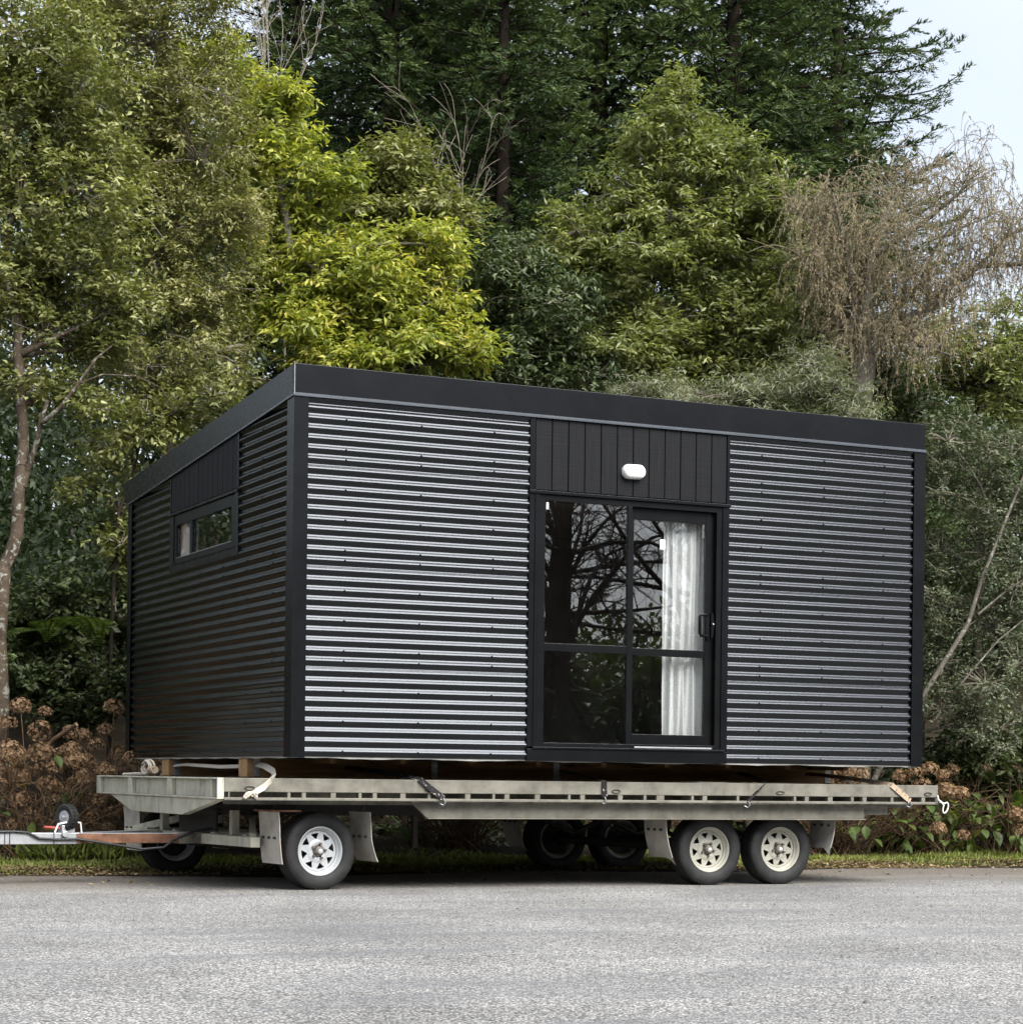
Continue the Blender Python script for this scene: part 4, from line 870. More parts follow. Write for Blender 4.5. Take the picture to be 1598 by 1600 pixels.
crown_tree('broadleaf_tree', 'tall olive-leaved tree with a lichen-spotted trunk at the far left', 'tree',
  [(40, 60, 110, 100), (20, 200, 110, 90), (120, 160, 110, 100), (30, 330, 95, 75), (125, 300, 105, 85), (20, 440, 80, 60), (120, 420, 100, 65), (70, 520, 85, 50), (150, 540, 75, 40), (40, 600, 55, 35), (120, 625, 70, 32), (190, 480, 70, 50), (-60, 260, 90, 120), (-70, 480, 80, 90)],
  lt, 'olive', 26, 13, 0.34, 0.070, 0.032, 'bark_lichen', 0.080, Y=21.2, twigs=16, extra=ex, hole=0.45)
crown_tree('broadleaf_tree', 'dense fine-leaved olive tree left of the yellow-green trees', 'tree',
  [(230, 70, 110, 90), (300, 130, 90, 90), (210, 190, 100, 80), (310, 250, 95, 85), (220, 300, 95, 75), (330, 350, 90, 75), (240, 400, 100, 70), (340, 450, 85, 65), (260, 490, 95, 60), (330, 550, 90, 55), (230, 570, 90, 55), (290, 620, 80, 40), (260, 0, 120, 60), (100, -20, 150, 70)],
  [foot(270, 22.8), at(268, 900, 22.8), at(265, 650, 22.8), at(270, 450, 22.8), at(260, 250, 22.9), at(255, 80, 23)], 'olive2', 26, 15, 0.34, 0.058, 0.023, 'bark_grey', 0.09, Y=22.6, twigs=26, hole=0.4, droop=0.3)
# yellow-green trees
crown_tree('broadleaf_tree', 'bright yellow-green tree rising above the left roof corner', 'tree',
  [(432, 138, 38, 34), (440, 200, 56, 44), (415, 250, 45, 40), (505, 290, 48, 40), (455, 330, 40, 30), (430, 400, 62, 45), (500, 430, 70, 45), (585, 415, 80, 42), (660, 455, 80, 42), (560, 490, 95, 42), (690, 520, 75, 40), (740, 545, 48, 32), (620, 545, 90, 36), (470, 505, 80, 42), (540, 560, 90, 32), (415, 480, 60, 45), (700, 385, 42, 32), (655, 370, 40, 28)],
  [foot(520, 23.6), at(500, 900, 23.6), at(470, 600, 23.6), at(455, 420, 23.6), at(440, 300, 23.6), at(436, 160, 23.6)], 'yellow', 30, 13, 0.36, 0.100, 0.036, 'bark_grey', 0.075, Y=23.6, tiers=0.28, twigs=12, droop=0.32, hole=0.42)
crown_tree('broadleaf_tree', 'yellow-tipped sapling between the left tree and the conifers', 'tree',
  [(345, 88, 38, 34), (355, 138, 48, 38), (378, 195, 42, 40), (360, 260, 46, 44), (395, 320, 46, 40), (300, 110, 30, 40)],
  [foot(380, 24.4), at(375, 700, 24.4), at(365, 300, 24.4), at(350, 100, 24.4)], 'yellow', 30, 13, 0.34, 0.090, 0.034, 'bark_grey', 0.05, Y=24.2, tiers=0.25, twigs=10, droop=0.3, hole=0.4)
crown_tree('broadleaf_tree', 'domed olive-green tree in front of the dark conifers', 'tree',
  [(618, 255, 62, 32), (590, 300, 70, 40), (665, 305, 60, 40), (700, 350, 48, 36), (620, 350, 80, 36), (560, 345, 50, 36)],
  [foot(630, 25.2), at(630, 700, 25.2), at(628, 400, 25.2), at(622, 270, 25.2)], 'olive', 32, 13, 0.36, 0.095, 0.032, 'bark_grey', 0.06, Y=25.0, tiers=0.25, twigs=12, droop=0.3, hole=0.35)
# conical green tree and its neighbours
crown_tree('broadleaf_tree', 'tall conical green tree behind the middle of the roof', 'tree',
  [(1062, 130, 26, 24), (1070, 175, 55, 36), (1020, 215, 50, 36), (1120, 225, 58, 40), (1065, 260, 85, 46), (1170, 290, 75, 48), (970, 300, 65, 45), (1060, 340, 100, 52), (1215, 340, 58, 50), (900, 360, 62, 42), (985, 400, 95, 50), (1120, 400, 95, 52), (1215, 420, 62, 52), (1060, 470, 110, 52), (930, 455, 78, 46), (1180, 490, 80, 50), (1000, 540, 105, 46), (1110, 560, 105, 46), (1200, 570, 60, 40)],
  [foot(1070, 25.6), at(1068, 800, 25.6), at(1065, 560, 25.6), at(1062, 400, 25.6), at(1060, 260, 25.6), at(1062, 130, 25.6)], 'mid', 27, 13, 0.36, 0.090, 0.033, 'bark_grey', 0.09, Y=25.4, tiers=0.30, twigs=14, droop=0.2, hole=0.42)
crown_tree('broadleaf_tree', 'darker green bushy tree between the yellow and the conical trees', 'tree',
  [(815, 410, 60, 45), (860, 470, 70, 50), (800, 500, 55, 45), (870, 540, 80, 45), (810, 570, 60, 36), (930, 585, 60, 34), (770, 440, 40, 40)],
  [foot(840, 24.8), at(842, 700, 24.8), at(840, 480, 24.8)], 'dark', 30, 13, 0.36, 0.085, 0.030, 'bark_dark', 0.07, Y=24.6, twigs=14, droop=0.35, hole=0.35)
crown_tree('wattle_shrub', 'pale silver-green feathery shrub just above the right half of the roof', 'shrub',
  [(1000, 612, 48, 24), (1075, 620, 60, 26), (1150, 618, 55, 28), (1230, 615, 70, 34), (1300, 610, 48, 36), (1270, 570, 40, 26), (1180, 650, 80, 30), (1320, 655, 50, 24)],
  [foot(1180, 23.2), at(1180, 760, 23.2), at(1185, 640, 23.2)], 'silver', 34, 18, 0.40, 0.085, 0.012, 'bark_dark', 0.04, Y=23.4, twigs=18, droop=0.35, hole=0.4)
crown_tree('broadleaf_tree', 'shaded green tree below the weeping tree at the right edge', 'tree',
  [(1450, 590, 50, 40), (1520, 600, 60, 45), (1590, 580, 50, 50), (1490, 520, 60, 40), (1570, 500, 60, 40), (1620, 640, 60, 60), (1540, 560, 60, 40), (1400, 620, 40, 40)],
  [foot(1520, 26.4), at(1520, 900, 26.4), at(1525, 600, 26.4)], 'mid', 22, 13, 0.36, 0.080, 0.030, 'bark_dark', 0.07, Y=26.4, twigs=14, hole=0.5)
ex = [(np.array([at(1600, 740, 24.0), at(1560, 840, 24.0), at(1535, 900, 24.0), at(1512, 975, 24.0), at(1440, 1090, 24.0), at(1400, 1180, 24.1)]), 0.014, 0.036),
      (np.array([at(1528, 960, 23.9), at(1570, 925, 23.9), at(1600, 905, 23.8)]), 0.015, 0.006),
      (np.array([at(1500, 1070, 23.9), at(1560, 1000, 23.9), at(1610, 960, 23.9)]), 0.014, 0.006)]
crown_tree('small_leaf_shrub', 'grey-green small-leaved shrub with pale leaning branches beside the right wall', 'shrub',
  [(1480, 690, 50, 50), (1550, 700, 60, 50), (1470, 770, 40, 45), (1530, 780, 60, 50), (1590, 800, 45, 60), (1470, 860, 36, 40), (1540, 870, 60, 48), (1590, 920, 40, 50), (1480, 950, 50, 45), (1550, 980, 60, 48), (1470, 1040, 45, 45), (1540, 1070, 65, 48), (1590, 1040, 45, 60), (1470, 1110, 40, 40), (1560, 1140, 55, 40), (1640, 860, 50, 90)],
  [foot(1300, 24.6), at(1360, 1230, 24.5), at(1420, 1150, 24.4), at(1510, 980, 24.4), at(1560, 830, 24.4)], 'grey', 34, 16, 0.30, 0.048, 0.022, 'bark_grey', 0.045, Y=24.3, twigs=26, extra=ex, droop=0.1, hole=0.42)
crown_tree('small_leaf_shrub', 'dark glossy shrub close behind the right wall corner', 'shrub',
  [(1440, 720, 36, 50), (1435, 820, 36, 50), (1440, 930, 36, 50), (1430, 1030, 36, 50), (1500, 900, 40, 60), (1440, 640, 50, 40), (1390, 600, 40, 40)],
  [foot(1430, 25.0), at(1430, 900, 25.0), at(1435, 720, 25.0)], 'dark', 28, 13, 0.32, 0.075, 0.032, 'bark_dark', 0.05, Y=25.2, twigs=12, hole=0.35)
# understory at the left
crown_tree('understory_shrub', 'dark leafy understory filling the left behind the dried hydrangeas', 'shrub',
  [(30, 960, 60, 50), (110, 950, 62, 52), (180, 960, 50, 50), (60, 1040, 70, 45), (150, 1050, 65, 45), (20, 1080, 60, 40), (190, 1080, 40, 40), (190, 860, 40, 50), (-50, 1020, 60, 90), (110, 1110, 60, 30), (230, 1000, 50, 90)],
  [foot(110, 22.4), at(110, 1100, 22.4), at(120, 980, 22.4)], 'under', 30, 12, 0.30, 0.080, 0.046, 'bark_dark', 0.03, Y=22.2, twigs=14, hole=0.42)
crown_tree('understory_shrub', 'thin broad-leaved sapling leaning beside the low end of the roof', 'shrub',
  [(170, 700, 55, 34), (230, 660, 60, 34), (140, 760, 40, 30), (200, 790, 40, 40), (270, 640, 55, 34), (190, 850, 36, 36), (330, 615, 50, 26)],
  [foot(170, 22.0), at(175, 980, 22.0), at(185, 800, 21.9), at(215, 680, 21.8)], 'olive', 24, 12, 0.34, 0.075, 0.036, 'bark_dark', 0.028, Y=21.9, twigs=12, hole=0.5)

crown_tree('understory_shrub', 'dark leafy understory at the right behind the hydrangeas', 'shrub',
  [(1300, 1240, 60, 40), (1370, 1230, 60, 45), (1440, 1190, 50, 45), (1500, 1180, 60, 50), (1570, 1190, 60, 55), (1440, 1260, 60, 45), (1510, 1260, 60, 45), (1580, 1270, 60, 45), (1640, 1220, 60, 60), (1350, 1300, 60, 30)],
  [foot(1480, 25.6), at(1480, 1260, 25.6)], 'under', 30, 12, 0.30, 0.080, 0.046, 'bark_dark', 0.02, Y=25.4, twigs=14, hole=0.42)
crown_tree('understory_shrub', 'shaded scrub behind the wheels, seen below the deck', 'shrub',
  [(250, 1260, 60, 45), (340, 1265, 60, 45), (600, 1270, 70, 45), (650, 1315, 60, 25, 23.6), (750, 1315, 60, 25, 23.8), (560, 1315, 60, 25, 23.4), (720, 1270, 70, 45), (840, 1270, 70, 45), (1000, 1270, 70, 45), (1180, 1270, 70, 45), (480, 1270, 70, 45)],
  [foot(700, 25.0), at(700, 1290, 25.0)], 'under', 24, 12, 0.30, 0.080, 0.046, 'bark_dark', 0.02, Y=25.0, twigs=20, hole=0.45)
# tree fern, frond by frond
def frond_mesh():
    mb_P, mb_D, mb_N, mb_L = [], [], [], []
    for i in range(46):
        t = (i + 1) / 47; x = 1.5 * t; z = 0.42 * math.sin(t * 2.6) - 0.45 * t * t
        L = 0.30 * math.sin(math.pi * min(1, 0.12 + 0.9 * t)) + 0.02
        for s_ in (-1, 1):
            for q in range(3):
                f_ = q / 3
                mb_P.append((x + 0.10 * L * f_, s_ * L * f_, z - 0.12 * L * f_)); mb_D.append((0.35, s_, -0.25)); mb_N.append((0, 0.05 * s_, 1)); mb_L.append(L * 0.42)
    mb_L = np.array(mb_L)
    return leaf_mesh('frond', np.array(mb_P), np.array(mb_D), np.array(mb_N), mb_L, 0.030 + 0 * mb_L, rng.random(len(mb_L)), LM['fern'])
FR_ME = frond_mesh(); FT = foot(95, 22.6)
fern = empty('tree_fern', Matrix.Translation(FT)); tag(fern, 'shaded tree fern spreading dark fronds at the left', 'fern')
link('trunk', tubes_mesh('trunk', [(np.array([(0, 0, 0), (0.02, 0, 0.9), (0, 0.02, 1.75)]), 0.11, 0.09)], M['bark_dark'], 9), fern)
for i in range(15):
    a_ = i * 2.4; el = random.uniform(-0.1, 0.45)
    fo = link('frond', FR_ME, fern, Matrix.Translation((0, 0, 1.75)) @ Matrix.Rotation(a_, 4, 'Z') @ Matrix.Rotation(-el, 4, 'Y') @ Matrix.Scale(random.uniform(0.75, 1.1), 4)); fo['kind'] = 'stuff'

# weeping tree at the right: bare limbs hung with catkins
WT = foot(1340, 24.6); wroot = empty('weeping_tree', Matrix.Translation(WT)); tag(wroot, 'brown weeping tree hung with long catkins at the right', 'tree', GT)
limbs = [([WT, at(1340, 900, 24.6), at(1342, 640, 24.6), at(1352, 555, 24.6)], 0.16, 0.13), ([at(1352, 560, 24.6), at(1352, 480, 24.6), at(1362, 400, 24.6), at(1395, 310, 24.7)], 0.10, 0.025),
         ([at(1356, 550, 24.6), at(1400, 512, 24.5), at(1455, 478, 24.4), at(1485, 445, 24.3), at(1530, 415, 24.2), at(1600, 412, 24.0)], 0.085, 0.025), ([at(1350, 540, 24.6), at(1335, 470, 24.6), at(1320, 380, 24.5), at(1300, 300, 24.4)], 0.06, 0.015),
         ([at(1310, 560, 24.8), at(1320, 500, 24.8), at(1328, 440, 24.8), at(1322, 400, 24.8)], 0.03, 0.012), ([at(1362, 400, 24.6), at(1440, 350, 24.4), at(1500, 300, 24.3), at(1530, 262, 24.2)], 0.035, 0.010),
         ([at(1455, 478, 24.4), at(1440, 430, 24.3), at(1470, 370, 24.2), at(1560, 330, 24.1)], 0.03, 0.008), ([at(1400, 512, 24.5), at(1440, 540, 24.2), at(1500, 560, 24.0)], 0.03, 0.01), ([at(1395, 310, 24.7), at(1420, 275, 24.8), at(1480, 255, 24.9)], 0.02, 0.006), ([at(1335, 470, 24.6), at(1280, 430, 24.5), at(1240, 390, 24.4)], 0.03, 0.008), ([at(1320, 380, 24.5), at(1260, 340, 24.6), at(1230, 330, 24.6)], 0.02, 0.006), ([at(1530, 415, 24.2), at(1570, 370, 24.2), at(1640, 340, 24.2)], 0.02, 0.008), ([at(1600, 412, 24.0), at(1660, 420, 24)], 0.025, 0.01)]
paths = [(np.array(p), a_, b_) for p, a_, b_ in limbs]
g = np.random.default_rng(5); anchors = []
for p, a_, b_ in paths[1:]:
    for i in range(len(p) - 1):
        for t in np.linspace(0, 1, 7)[:-1]: anchors.append(p[i] + (p[i + 1] - p[i]) * t)
anchors = np.array(anchors); fine = []; tips = []
for k_ in range(560):
    a0 = anchors[g.integers(len(anchors))]; d = norm(g.standard_normal(3) * np.array([1, 0.9, 0.5]) + np.array([0, 0, 0.35])); L = g.uniform(0.25, 0.75)
    q = a0 + d * L; r_ = bend(a0, q, 4, 0.18, 0.06, g); fine.append((r_, 0.007, 0.003)); tips += [r_[2], r_[3], r_[4]]
link('trunk', tubes_mesh('trunk', [(p - WT, a_, b_) for p, a_, b_ in paths], M['bark_grey'], 8), wroot)
tips = np.array(tips); strands = []; P_, D_, N_, L_ = [], [], [], []
for k_ in range(2600):
    s0 = tips[g.integers(len(tips))] + g.normal(0, 0.06, 3); L = g.uniform(0.12, 0.55)
    if s0[0] / s0[1] * FPX + 799 < 1232: continue
    drift = g.normal(0, 0.10, 2); out = g.normal(0, 0.12, 2)
    t = np.linspace(0, 1, 6)[:, None]; pts = s0 + np.hstack([out[0] * np.sin(t * 1.6) + drift[0] * t * t, out[1] * np.sin(t * 1.6) + drift[1] * t * t, 0.08 * np.sin(t * 3.1) - L * t ** 1.25])
    fine.append((pts, 0.0030, 0.0020)); m_ = int(L * 85)
    for j in range(m_):
        f_ = g.random(); i_ = min(4, int(f_ * 5)); P_.append(pts[i_] + (pts[i_ + 1] - pts[i_]) * (f_ * 5 - i_)); D_.append(np.array([g.normal(0, .5), g.normal(0, .5), -1.0])); N_.append(g.standard_normal(3)); L_.append(g.uniform(0.02, 0.042))
tag(link('twigs', tubes_mesh('twigs', [(p - WT, a_, b_) for p, a_, b_ in fine], M['twig_straw'], 3), wroot), kind='stuff')
P_ = np.array(P_); L_ = np.array(L_)
tag(link('catkins', leaf_mesh('catkins', P_ - WT, np.array(D_), np.array(N_), L_, L_ * 0.24, np.clip(g.normal(0.5, 0.25, len(P_)), 0, 1), LM['catkin']), wroot), kind='stuff')

# bare saplings poking out
def bare_tree(name, label, base, top, nb, spread_, r0, group=None, mat_='twig_pale', levels=2, seed=1, up=0.7, first=0.25):
    g = np.random.default_rng(seed); base, top = np.asarray(base, float), np.asarray(top, float); root = empty(name, Matrix.Translation(base)); tag(root, label, 'tree', group)
    main = bend(base, top, 8, 0, 0.02, g); pa = [(main, r0, r0 * 0.2)]; lvl = [(main, r0, np.linalg.norm(top - base))]; tw = []
    for lv in range(levels):
        nxt = []
        for path, r_, L in lvl:
            for k_ in range(nb if lv == 0 else max(4, nb // 2)):
                f_ = g.uniform(first if lv == 0 else 0.2, 0.97); i_ = min(len(path) - 2, int(f_ * (len(path) - 1))); p0 = path[i_] + (path[i_ + 1] - path[i_]) * (f_ * (len(path) - 1) - i_)
                ax = norm(path[i_ + 1] - path[i_]); d = norm(ax * up + g.standard_normal(3) * spread_); l_ = L * g.uniform(0.22, 0.42) * (1.1 - 0.5 * f_); rr_ = max(0.003, r_ * (1 - 0.75 * f_) * 0.5)
                q = bend(p0, p0 + d * l_, 4, 0.08, 0.06, g); nxt.append((q, rr_, l_)); (pa if lv == 0 else tw).append((q, rr_, max(0.003, rr_ * 0.3)))
        lvl = nxt
    link('trunk', tubes_mesh('trunk', [(p - base, a_, b_) for p, a_, b_ in pa], M[mat_], 5), root)
    if tw: tag(link('twigs', tubes_mesh('twigs', [(p - base, a_, b_) for p, a_, b_ in tw], M[mat_], 3), root), kind='stuff')
    return root
bare_tree('bare_sapling', 'pale leafless sapling standing against the conifers at upper left', foot(405, 26.0), at(402, 15, 26.0), 16, 0.30, 0.028, levels=2, seed=3, up=1.1, first=0.78)
bare_tree('bare_sapling', 'small leafless sapling right of the domed tree', foot(722, 26.0), at(722, 285, 26.0), 14, 0.4, 0.022, levels=2, seed=4, up=0.9, first=0.80)

# dark conifers
def conifer_parts(H, R0, seed, z_lo=1.0, mul=1.0):
    """whorled limbs that sweep down and turn up at the tip, each clothed in flat sprays of needles"""
    g = np.random.default_rng(seed); P, D, N, L, T = [], [], [], [], []; paths = [(bend((0, 0, -0.3), (0, 0, H), 8, 0, 0.004, g), 0.28, 0.03)]
    z = z_lo; k_ = 0; up = np.array([0, 0, 1.0])
    while z < H - 0.3:
        f_ = (z - z_lo) / (H - z_lo); Lb = R0 * (1 - f_) ** 0.65 * g.uniform(0.55, 1.15) + 0.3; az = k_ * 2.399 + g.normal(0, 0.4); k_ += 1
        t = np.linspace(0, 1, 9)[:, None]; o = np.array([math.cos(az), math.sin(az), 0.0]); sd = np.array([-o[1], o[0], 0.0]); sg0 = g.uniform(0.15, 0.45)
        path = np.array([0, 0, z]) + o * Lb * t + up * (Lb * (0.18 * t - sg0 * t ** 2 + 0.30 * t ** 4)) + sd * (g.normal(0, 0.10) * Lb * t ** 2)
        paths.append((path, 0.040 * (1 - 0.6 * f_), 0.008))
        nt = int(Lb * 8 * mul) + 5
        for j in range(nt):
            s = 0.06 + 0.96 * (j + g.random()) / nt; s = min(s, 0.999); i_ = min(7, int(s * 8)); p0 = path[i_] + (path[i_ + 1] - path[i_]) * (s * 8 - i_); ax = norm(path[min(8, i_ + 1)] - path[i_])
            sg = 1 if j % 2 else -1; lt_ = (0.30 + 0.55 * (1 - s) * min(1.0, Lb / 2.2)) * g.uniform(0.6, 1.15)
            d = norm(ax * g.uniform(0.5, 1.0) + sd * sg * g.uniform(0.4, 0.9) + up * g.normal(-0.05, 0.35)); m_ = int(14 + lt_ * 46)
            tt = (np.arange(m_) + g.random(m_)) / m_
            pp = p0 + d * (lt_ * tt)[:, None] + up * (-0.30 * lt_ * tt ** 2)[:, None] + g.normal(0, 0.015, (m_, 3))
            w_ = norm(np.cross(d, up)); s2 = np.where(np.arange(m_) % 2, 1.0, -1.0)[:, None]
            dd = d * 0.9 + w_ * s2 * 0.65 + g.normal(0, 0.28, (m_, 3)) + up * g.normal(0.12, 0.2)
            P.append(pp); D.append(dd); N.append(up * 0.9 + o * 0.3 + g.normal(0, 0.5, (m_, 3))); L.append(g.uniform(0.09, 0.18, m_) * (1 - 0.4 * tt)); T.append(np.clip(g.normal(0.22 + 0.40 * s, 0.12) + g.normal(0, 0.12, m_) + 0.15 * tt, 0, 1))
        z += g.uniform(0.035, 0.075) * (1.0 + 0.3 * f_)
    P, D, N, L, T = map(np.concatenate, (P, D, N, L, T))
    cr = leaf_mesh('crown', P, D, N, L, L * 0.23, T, LM['conifer'], 0.1, 0.05)
    return cr, tubes_mesh('trunk', paths, M['bark_dark'], 5)
CA = conifer_parts(17.0, 3.7, 11, 0.6, 0.8); CB = conifer_parts(15.5, 3.4, 12, 0.5, 0.8)

GC = 'dark conifers rising behind the cabin'
for i, (px, Y, s_, rz, mesh, lab) in enumerate([
    (600, 34.0, 1.0, 0.3, CA, 'dark conifer with a shaded trunk above the domed olive tree'),
    (455, 37.0, 0.95, 2.0, CB, 'dark conifer leftmost of the row, behind the pale leafless sapling'),
    (770, 32.5, 0.88, 4.1, CB, 'dark conifer with upswept sprays between domed and conical trees'),
    (930, 35.5, 1.05, 1.2, CA, 'dark conifer just left of the conical tree top'),
    (1130, 35.0, 0.98, 3.3, CA, 'dark conifer directly behind the conical tree top'),
    (1290, 37.0, 1.02, 5.2, CB, 'dark conifer whose long limbs reach right against the open sky'),
    (1190, 40.0, 1.05, 0.9, CB, 'dark conifer deepest in the row, right of the conical tree'),
    (690, 40.0, 1.05, 2.7, CA, 'dark conifer deepest in the row, above the yellow-green tree')]):
    p = at(px, 1200, Y); b_ = Vector((p[0], p[1], gz(p)))
    ro = empty('conifer', Matrix.Translation(b_) @ Matrix.Rotation(rz, 4, 'Z') @ Matrix.Scale(s_, 4)); tag(ro, lab, 'conifer', GC)
    tag(link('crown', mesh[0], ro), kind='stuff'); link('trunk', mesh[1], ro)

# the wood closing the view behind: one leafy mass
g = np.random.default_rng(21); P_, D_, N_, L_ = [], [], [], []
for k_ in range(420):
    px = g.uniform(-450, 1850); Y = g.uniform(37, 47); top = np.interp(px, [-250, 300, 400, 470, 1180, 1330, 1450, 1850], [0, 60, 60, -120, -120, 300, 520, 540]); py = g.uniform(top + 60, 1150)
    c = at(px, py, Y); m_ = 280; d = norm(g.standard_normal((m_, 3))); rad = g.uniform(0.9, 1.7)
    P_.append(c + d * rad * g.uniform(0.6, 1.05, (m_, 1))); D_.append(d + g.standard_normal((m_, 3)) * 0.7 - [0, 0, .2]); N_.append(np.array([0, 0, 1.0]) + 0.6 * g.standard_normal((m_, 3))); L_.append(g.uniform(0.16, 0.30, m_))
for k_ in range(210):
    px = g.uniform(-700, 360); Y = g.uniform(25, 33); py = g.uniform(120 if px > 0 else 520, 1120)
    c = at(px, py, Y); m_ = 260; d = norm(g.standard_normal((m_, 3))); rad = g.uniform(0.7, 1.3)
    P_.append(c + d * rad * g.uniform(0.6, 1.05, (m_, 1))); D_.append(d + g.standard_normal((m_, 3)) * 0.7 - [0, 0, .2]); N_.append(np.array([0, 0, 1.0]) + 0.6 * g.standard_normal((m_, 3))); L_.append(g.uniform(0.08, 0.17, m_))
P_, D_, N_, L_ = map(np.concatenate, (P_, D_, N_, L_))
tag(link('background_wood', leaf_mesh('background_wood', P_, D_, N_, L_, L_ * 0.5, np.clip(g.normal(0.35, 0.2, len(P_)), 0, 1), LM['dark'])), 'deep shaded wood closing the view behind all the trees', 'wood', kind='stuff')

# ------------------------------------------------------------------ hydrangeas with dried heads along the verge
def head_mesh(seed):
    g = np.random.default_rng(seed); n_ = 95; d = norm(g.standard_normal((n_ * 2, 3))); d = d[d[:, 2] > -0.55][:n_]; m_ = len(d)
    c = d * np.array([1.0, 1.0, 0.80]) * 0.092 * g.uniform(0.86, 1.10, (m_, 1)); P, D, N = [], [], []
    ref = norm(np.cross(d, g.standard_normal((m_, 3)))); r2 = np.cross(d, ref)
    for k_ in range(4):
        a_ = k_ * math.pi / 2 + g.uniform(-0.3, 0.3, (m_, 1)); dd = ref * np.cos(a_) + r2 * np.sin(a_) + d * g.uniform(-0.1, 0.6, (m_, 1)); P.append(c); D.append(dd); N.append(d)
    P, D, N = map(np.concatenate, (P, D, N)); L = g.uniform(0.016, 0.027, len(P))
    return leaf_mesh('flower_head', P, D, N, L, L * 0.85, np.clip(np.tile(g.normal(0.5, 0.2, m_), 4) + g.normal(0, 0.12, m_ * 4), 0, 1), LM['dry'], 0.15, -0.1)
HEADS = [head_mesh(s_) for s_ in (1, 2, 3)]
def hleaf_mesh():
    mb = MB(); L, Wd = 0.125, 0.085; ss = [0, 0.12, 0.35, 0.6, 0.85, 1.0]; ww = [0.04, 0.55, 1.0, 0.85, 0.4, 0.0]
    for s_, w_ in zip(ss, ww): mb.v += [(L * s_, -Wd / 2 * w_, 0.012 * w_ - 0.03 * s_ * s_), (L * s_, 0, -0.03 * s_ * s_), (L * s_, Wd / 2 * w_, 0.012 * w_ - 0.03 * s_ * s_)]
    for i in range(5):
        for j in range(2): a_ = i * 3 + j; mb.f.append((a_, a_ + 1, a_ + 4, a_ + 3))
    return mb
HL = []
for tv in (0.15, 0.45, 0.7, 1.0):
    me = hleaf_mesh().mesh('leaf', LM['hydra']); a_ = me.attributes.new('tint', 'FLOAT', 'FACE'); a_.data.foreach_set('value', [tv] * len(me.polygons)); HL.append(me)
def hydrangea(label, u, v, nst, h, spread_, nheads, nleaf, seed, lean=0.0, heads_px=()):
    g = np.random.default_rng(seed); b = W(u, v); b.z = gz(b) - 0.02; root = empty('hydrangea_bush', Matrix.Translation(b)); tag(root, label, 'hydrangea', 'hydrangeas along the verge')
    base = np.array(b); st = []; tip = []
    for k_ in range(nst):
        o = g.normal(0, 0.18, 3) * [1, 1, 0]; d = g.standard_normal(2); q = o + np.array([d[0] * spread_ * 0.7 + lean, d[1] * spread_ * 0.55, h * g.uniform(0.35, 1.05)])
        r_ = bend(o, q, 5, 0.10, 0.06, g); st.append((r_, g.uniform(0.005, 0.009), 0.0035)); tip.append(r_[-1])
        for j in range(2):
            i_ = g.integers(2, 5); q2 = r_[i_] + np.array([g.normal(0, 0.22), g.normal(0, 0.22), g.uniform(-0.05, 0.30)]); st.append((bend(r_[i_], q2, 3, 0.1, 0.1, g), 0.0045, 0.0025)); tip.append(q2)
    for hx in heads_px:
        c = at(hx[0], hx[1], hx[2]) - base; o = np.array([c[0] * 0.45 + g.normal(0, .08), c[1] * 0.5 + g.normal(0, .08), 0.0]); st.append((bend(o, c, 5, 0.05, 0.06, g), 0.007, 0.004))
        link('flower_head', HEADS[g.integers(3)], root, Matrix.Translation(c) @ Matrix.Rotation(g.uniform(0, 6.28), 4, 'Z') @ Matrix.Rotation(g.normal(0, .35), 4, 'X') @ Matrix.Scale(hx[3] if len(hx) > 3 else g.uniform(0.85, 1.15), 4))
    tip = np.array(tip)
    tag(link('stems', tubes_mesh('stems', st, M['twig_brown'], 4), root), kind='stuff')
    order = np.argsort(-tip[:, 2] + g.normal(0, 0.25, len(tip)))
    for j in order[:nheads]:
        link('flower_head', HEADS[g.integers(3)], root, Matrix.Translation(tip[j]) @ Matrix.Rotation(g.uniform(0, 6.28), 4, 'Z') @ Matrix.Rotation(g.normal(0, .4), 4, 'X') @ Matrix.Scale(g.uniform(0.65, 1.1), 4))
    for j in range(nleaf):
        p0 = tip[g.integers(len(tip))] * [1, 1, g.uniform(0.45, 1.0)] + g.normal(0, 0.10, 3); p0[2] = max(0.06, p0[2])
        link('leaf', HL[min(3, int(abs(g.normal(0.9, 0.9))))], root, Matrix.Translation(p0) @ Matrix.Rotation(g.uniform(0, 6.28), 4, 'Z') @ Matrix.Rotation(g.normal(0.5, .4), 4, 'Y') @ Matrix.Scale(g.uniform(0.75, 1.6), 4))
    return root
def hp(*a): return a
hydrangea('dried brown hydrangea at the left edge of the picture, nearest the coupling', -0.9, 5.35, 60, 0.95, 0.8, 26, 14, 31,
  heads_px=[(32, 1104, 20.8, 1.1), (12, 1130, 20.7), (70, 1112, 20.9, .7), (62, 1142, 20.8, 1.15), (16, 1172, 20.6, 1.25), (64, 1177, 20.6, 1.3), (30, 1214, 20.5), (75, 1226, 20.6, 1.1), (30, 1250, 20.5), (108, 1278, 20.4, .95), (5, 1200, 20.6), (55, 1200, 20.7), (95, 1232, 20.7, .8), (20, 1290, 20.5, .8), (50, 1275, 20.6, .8)])
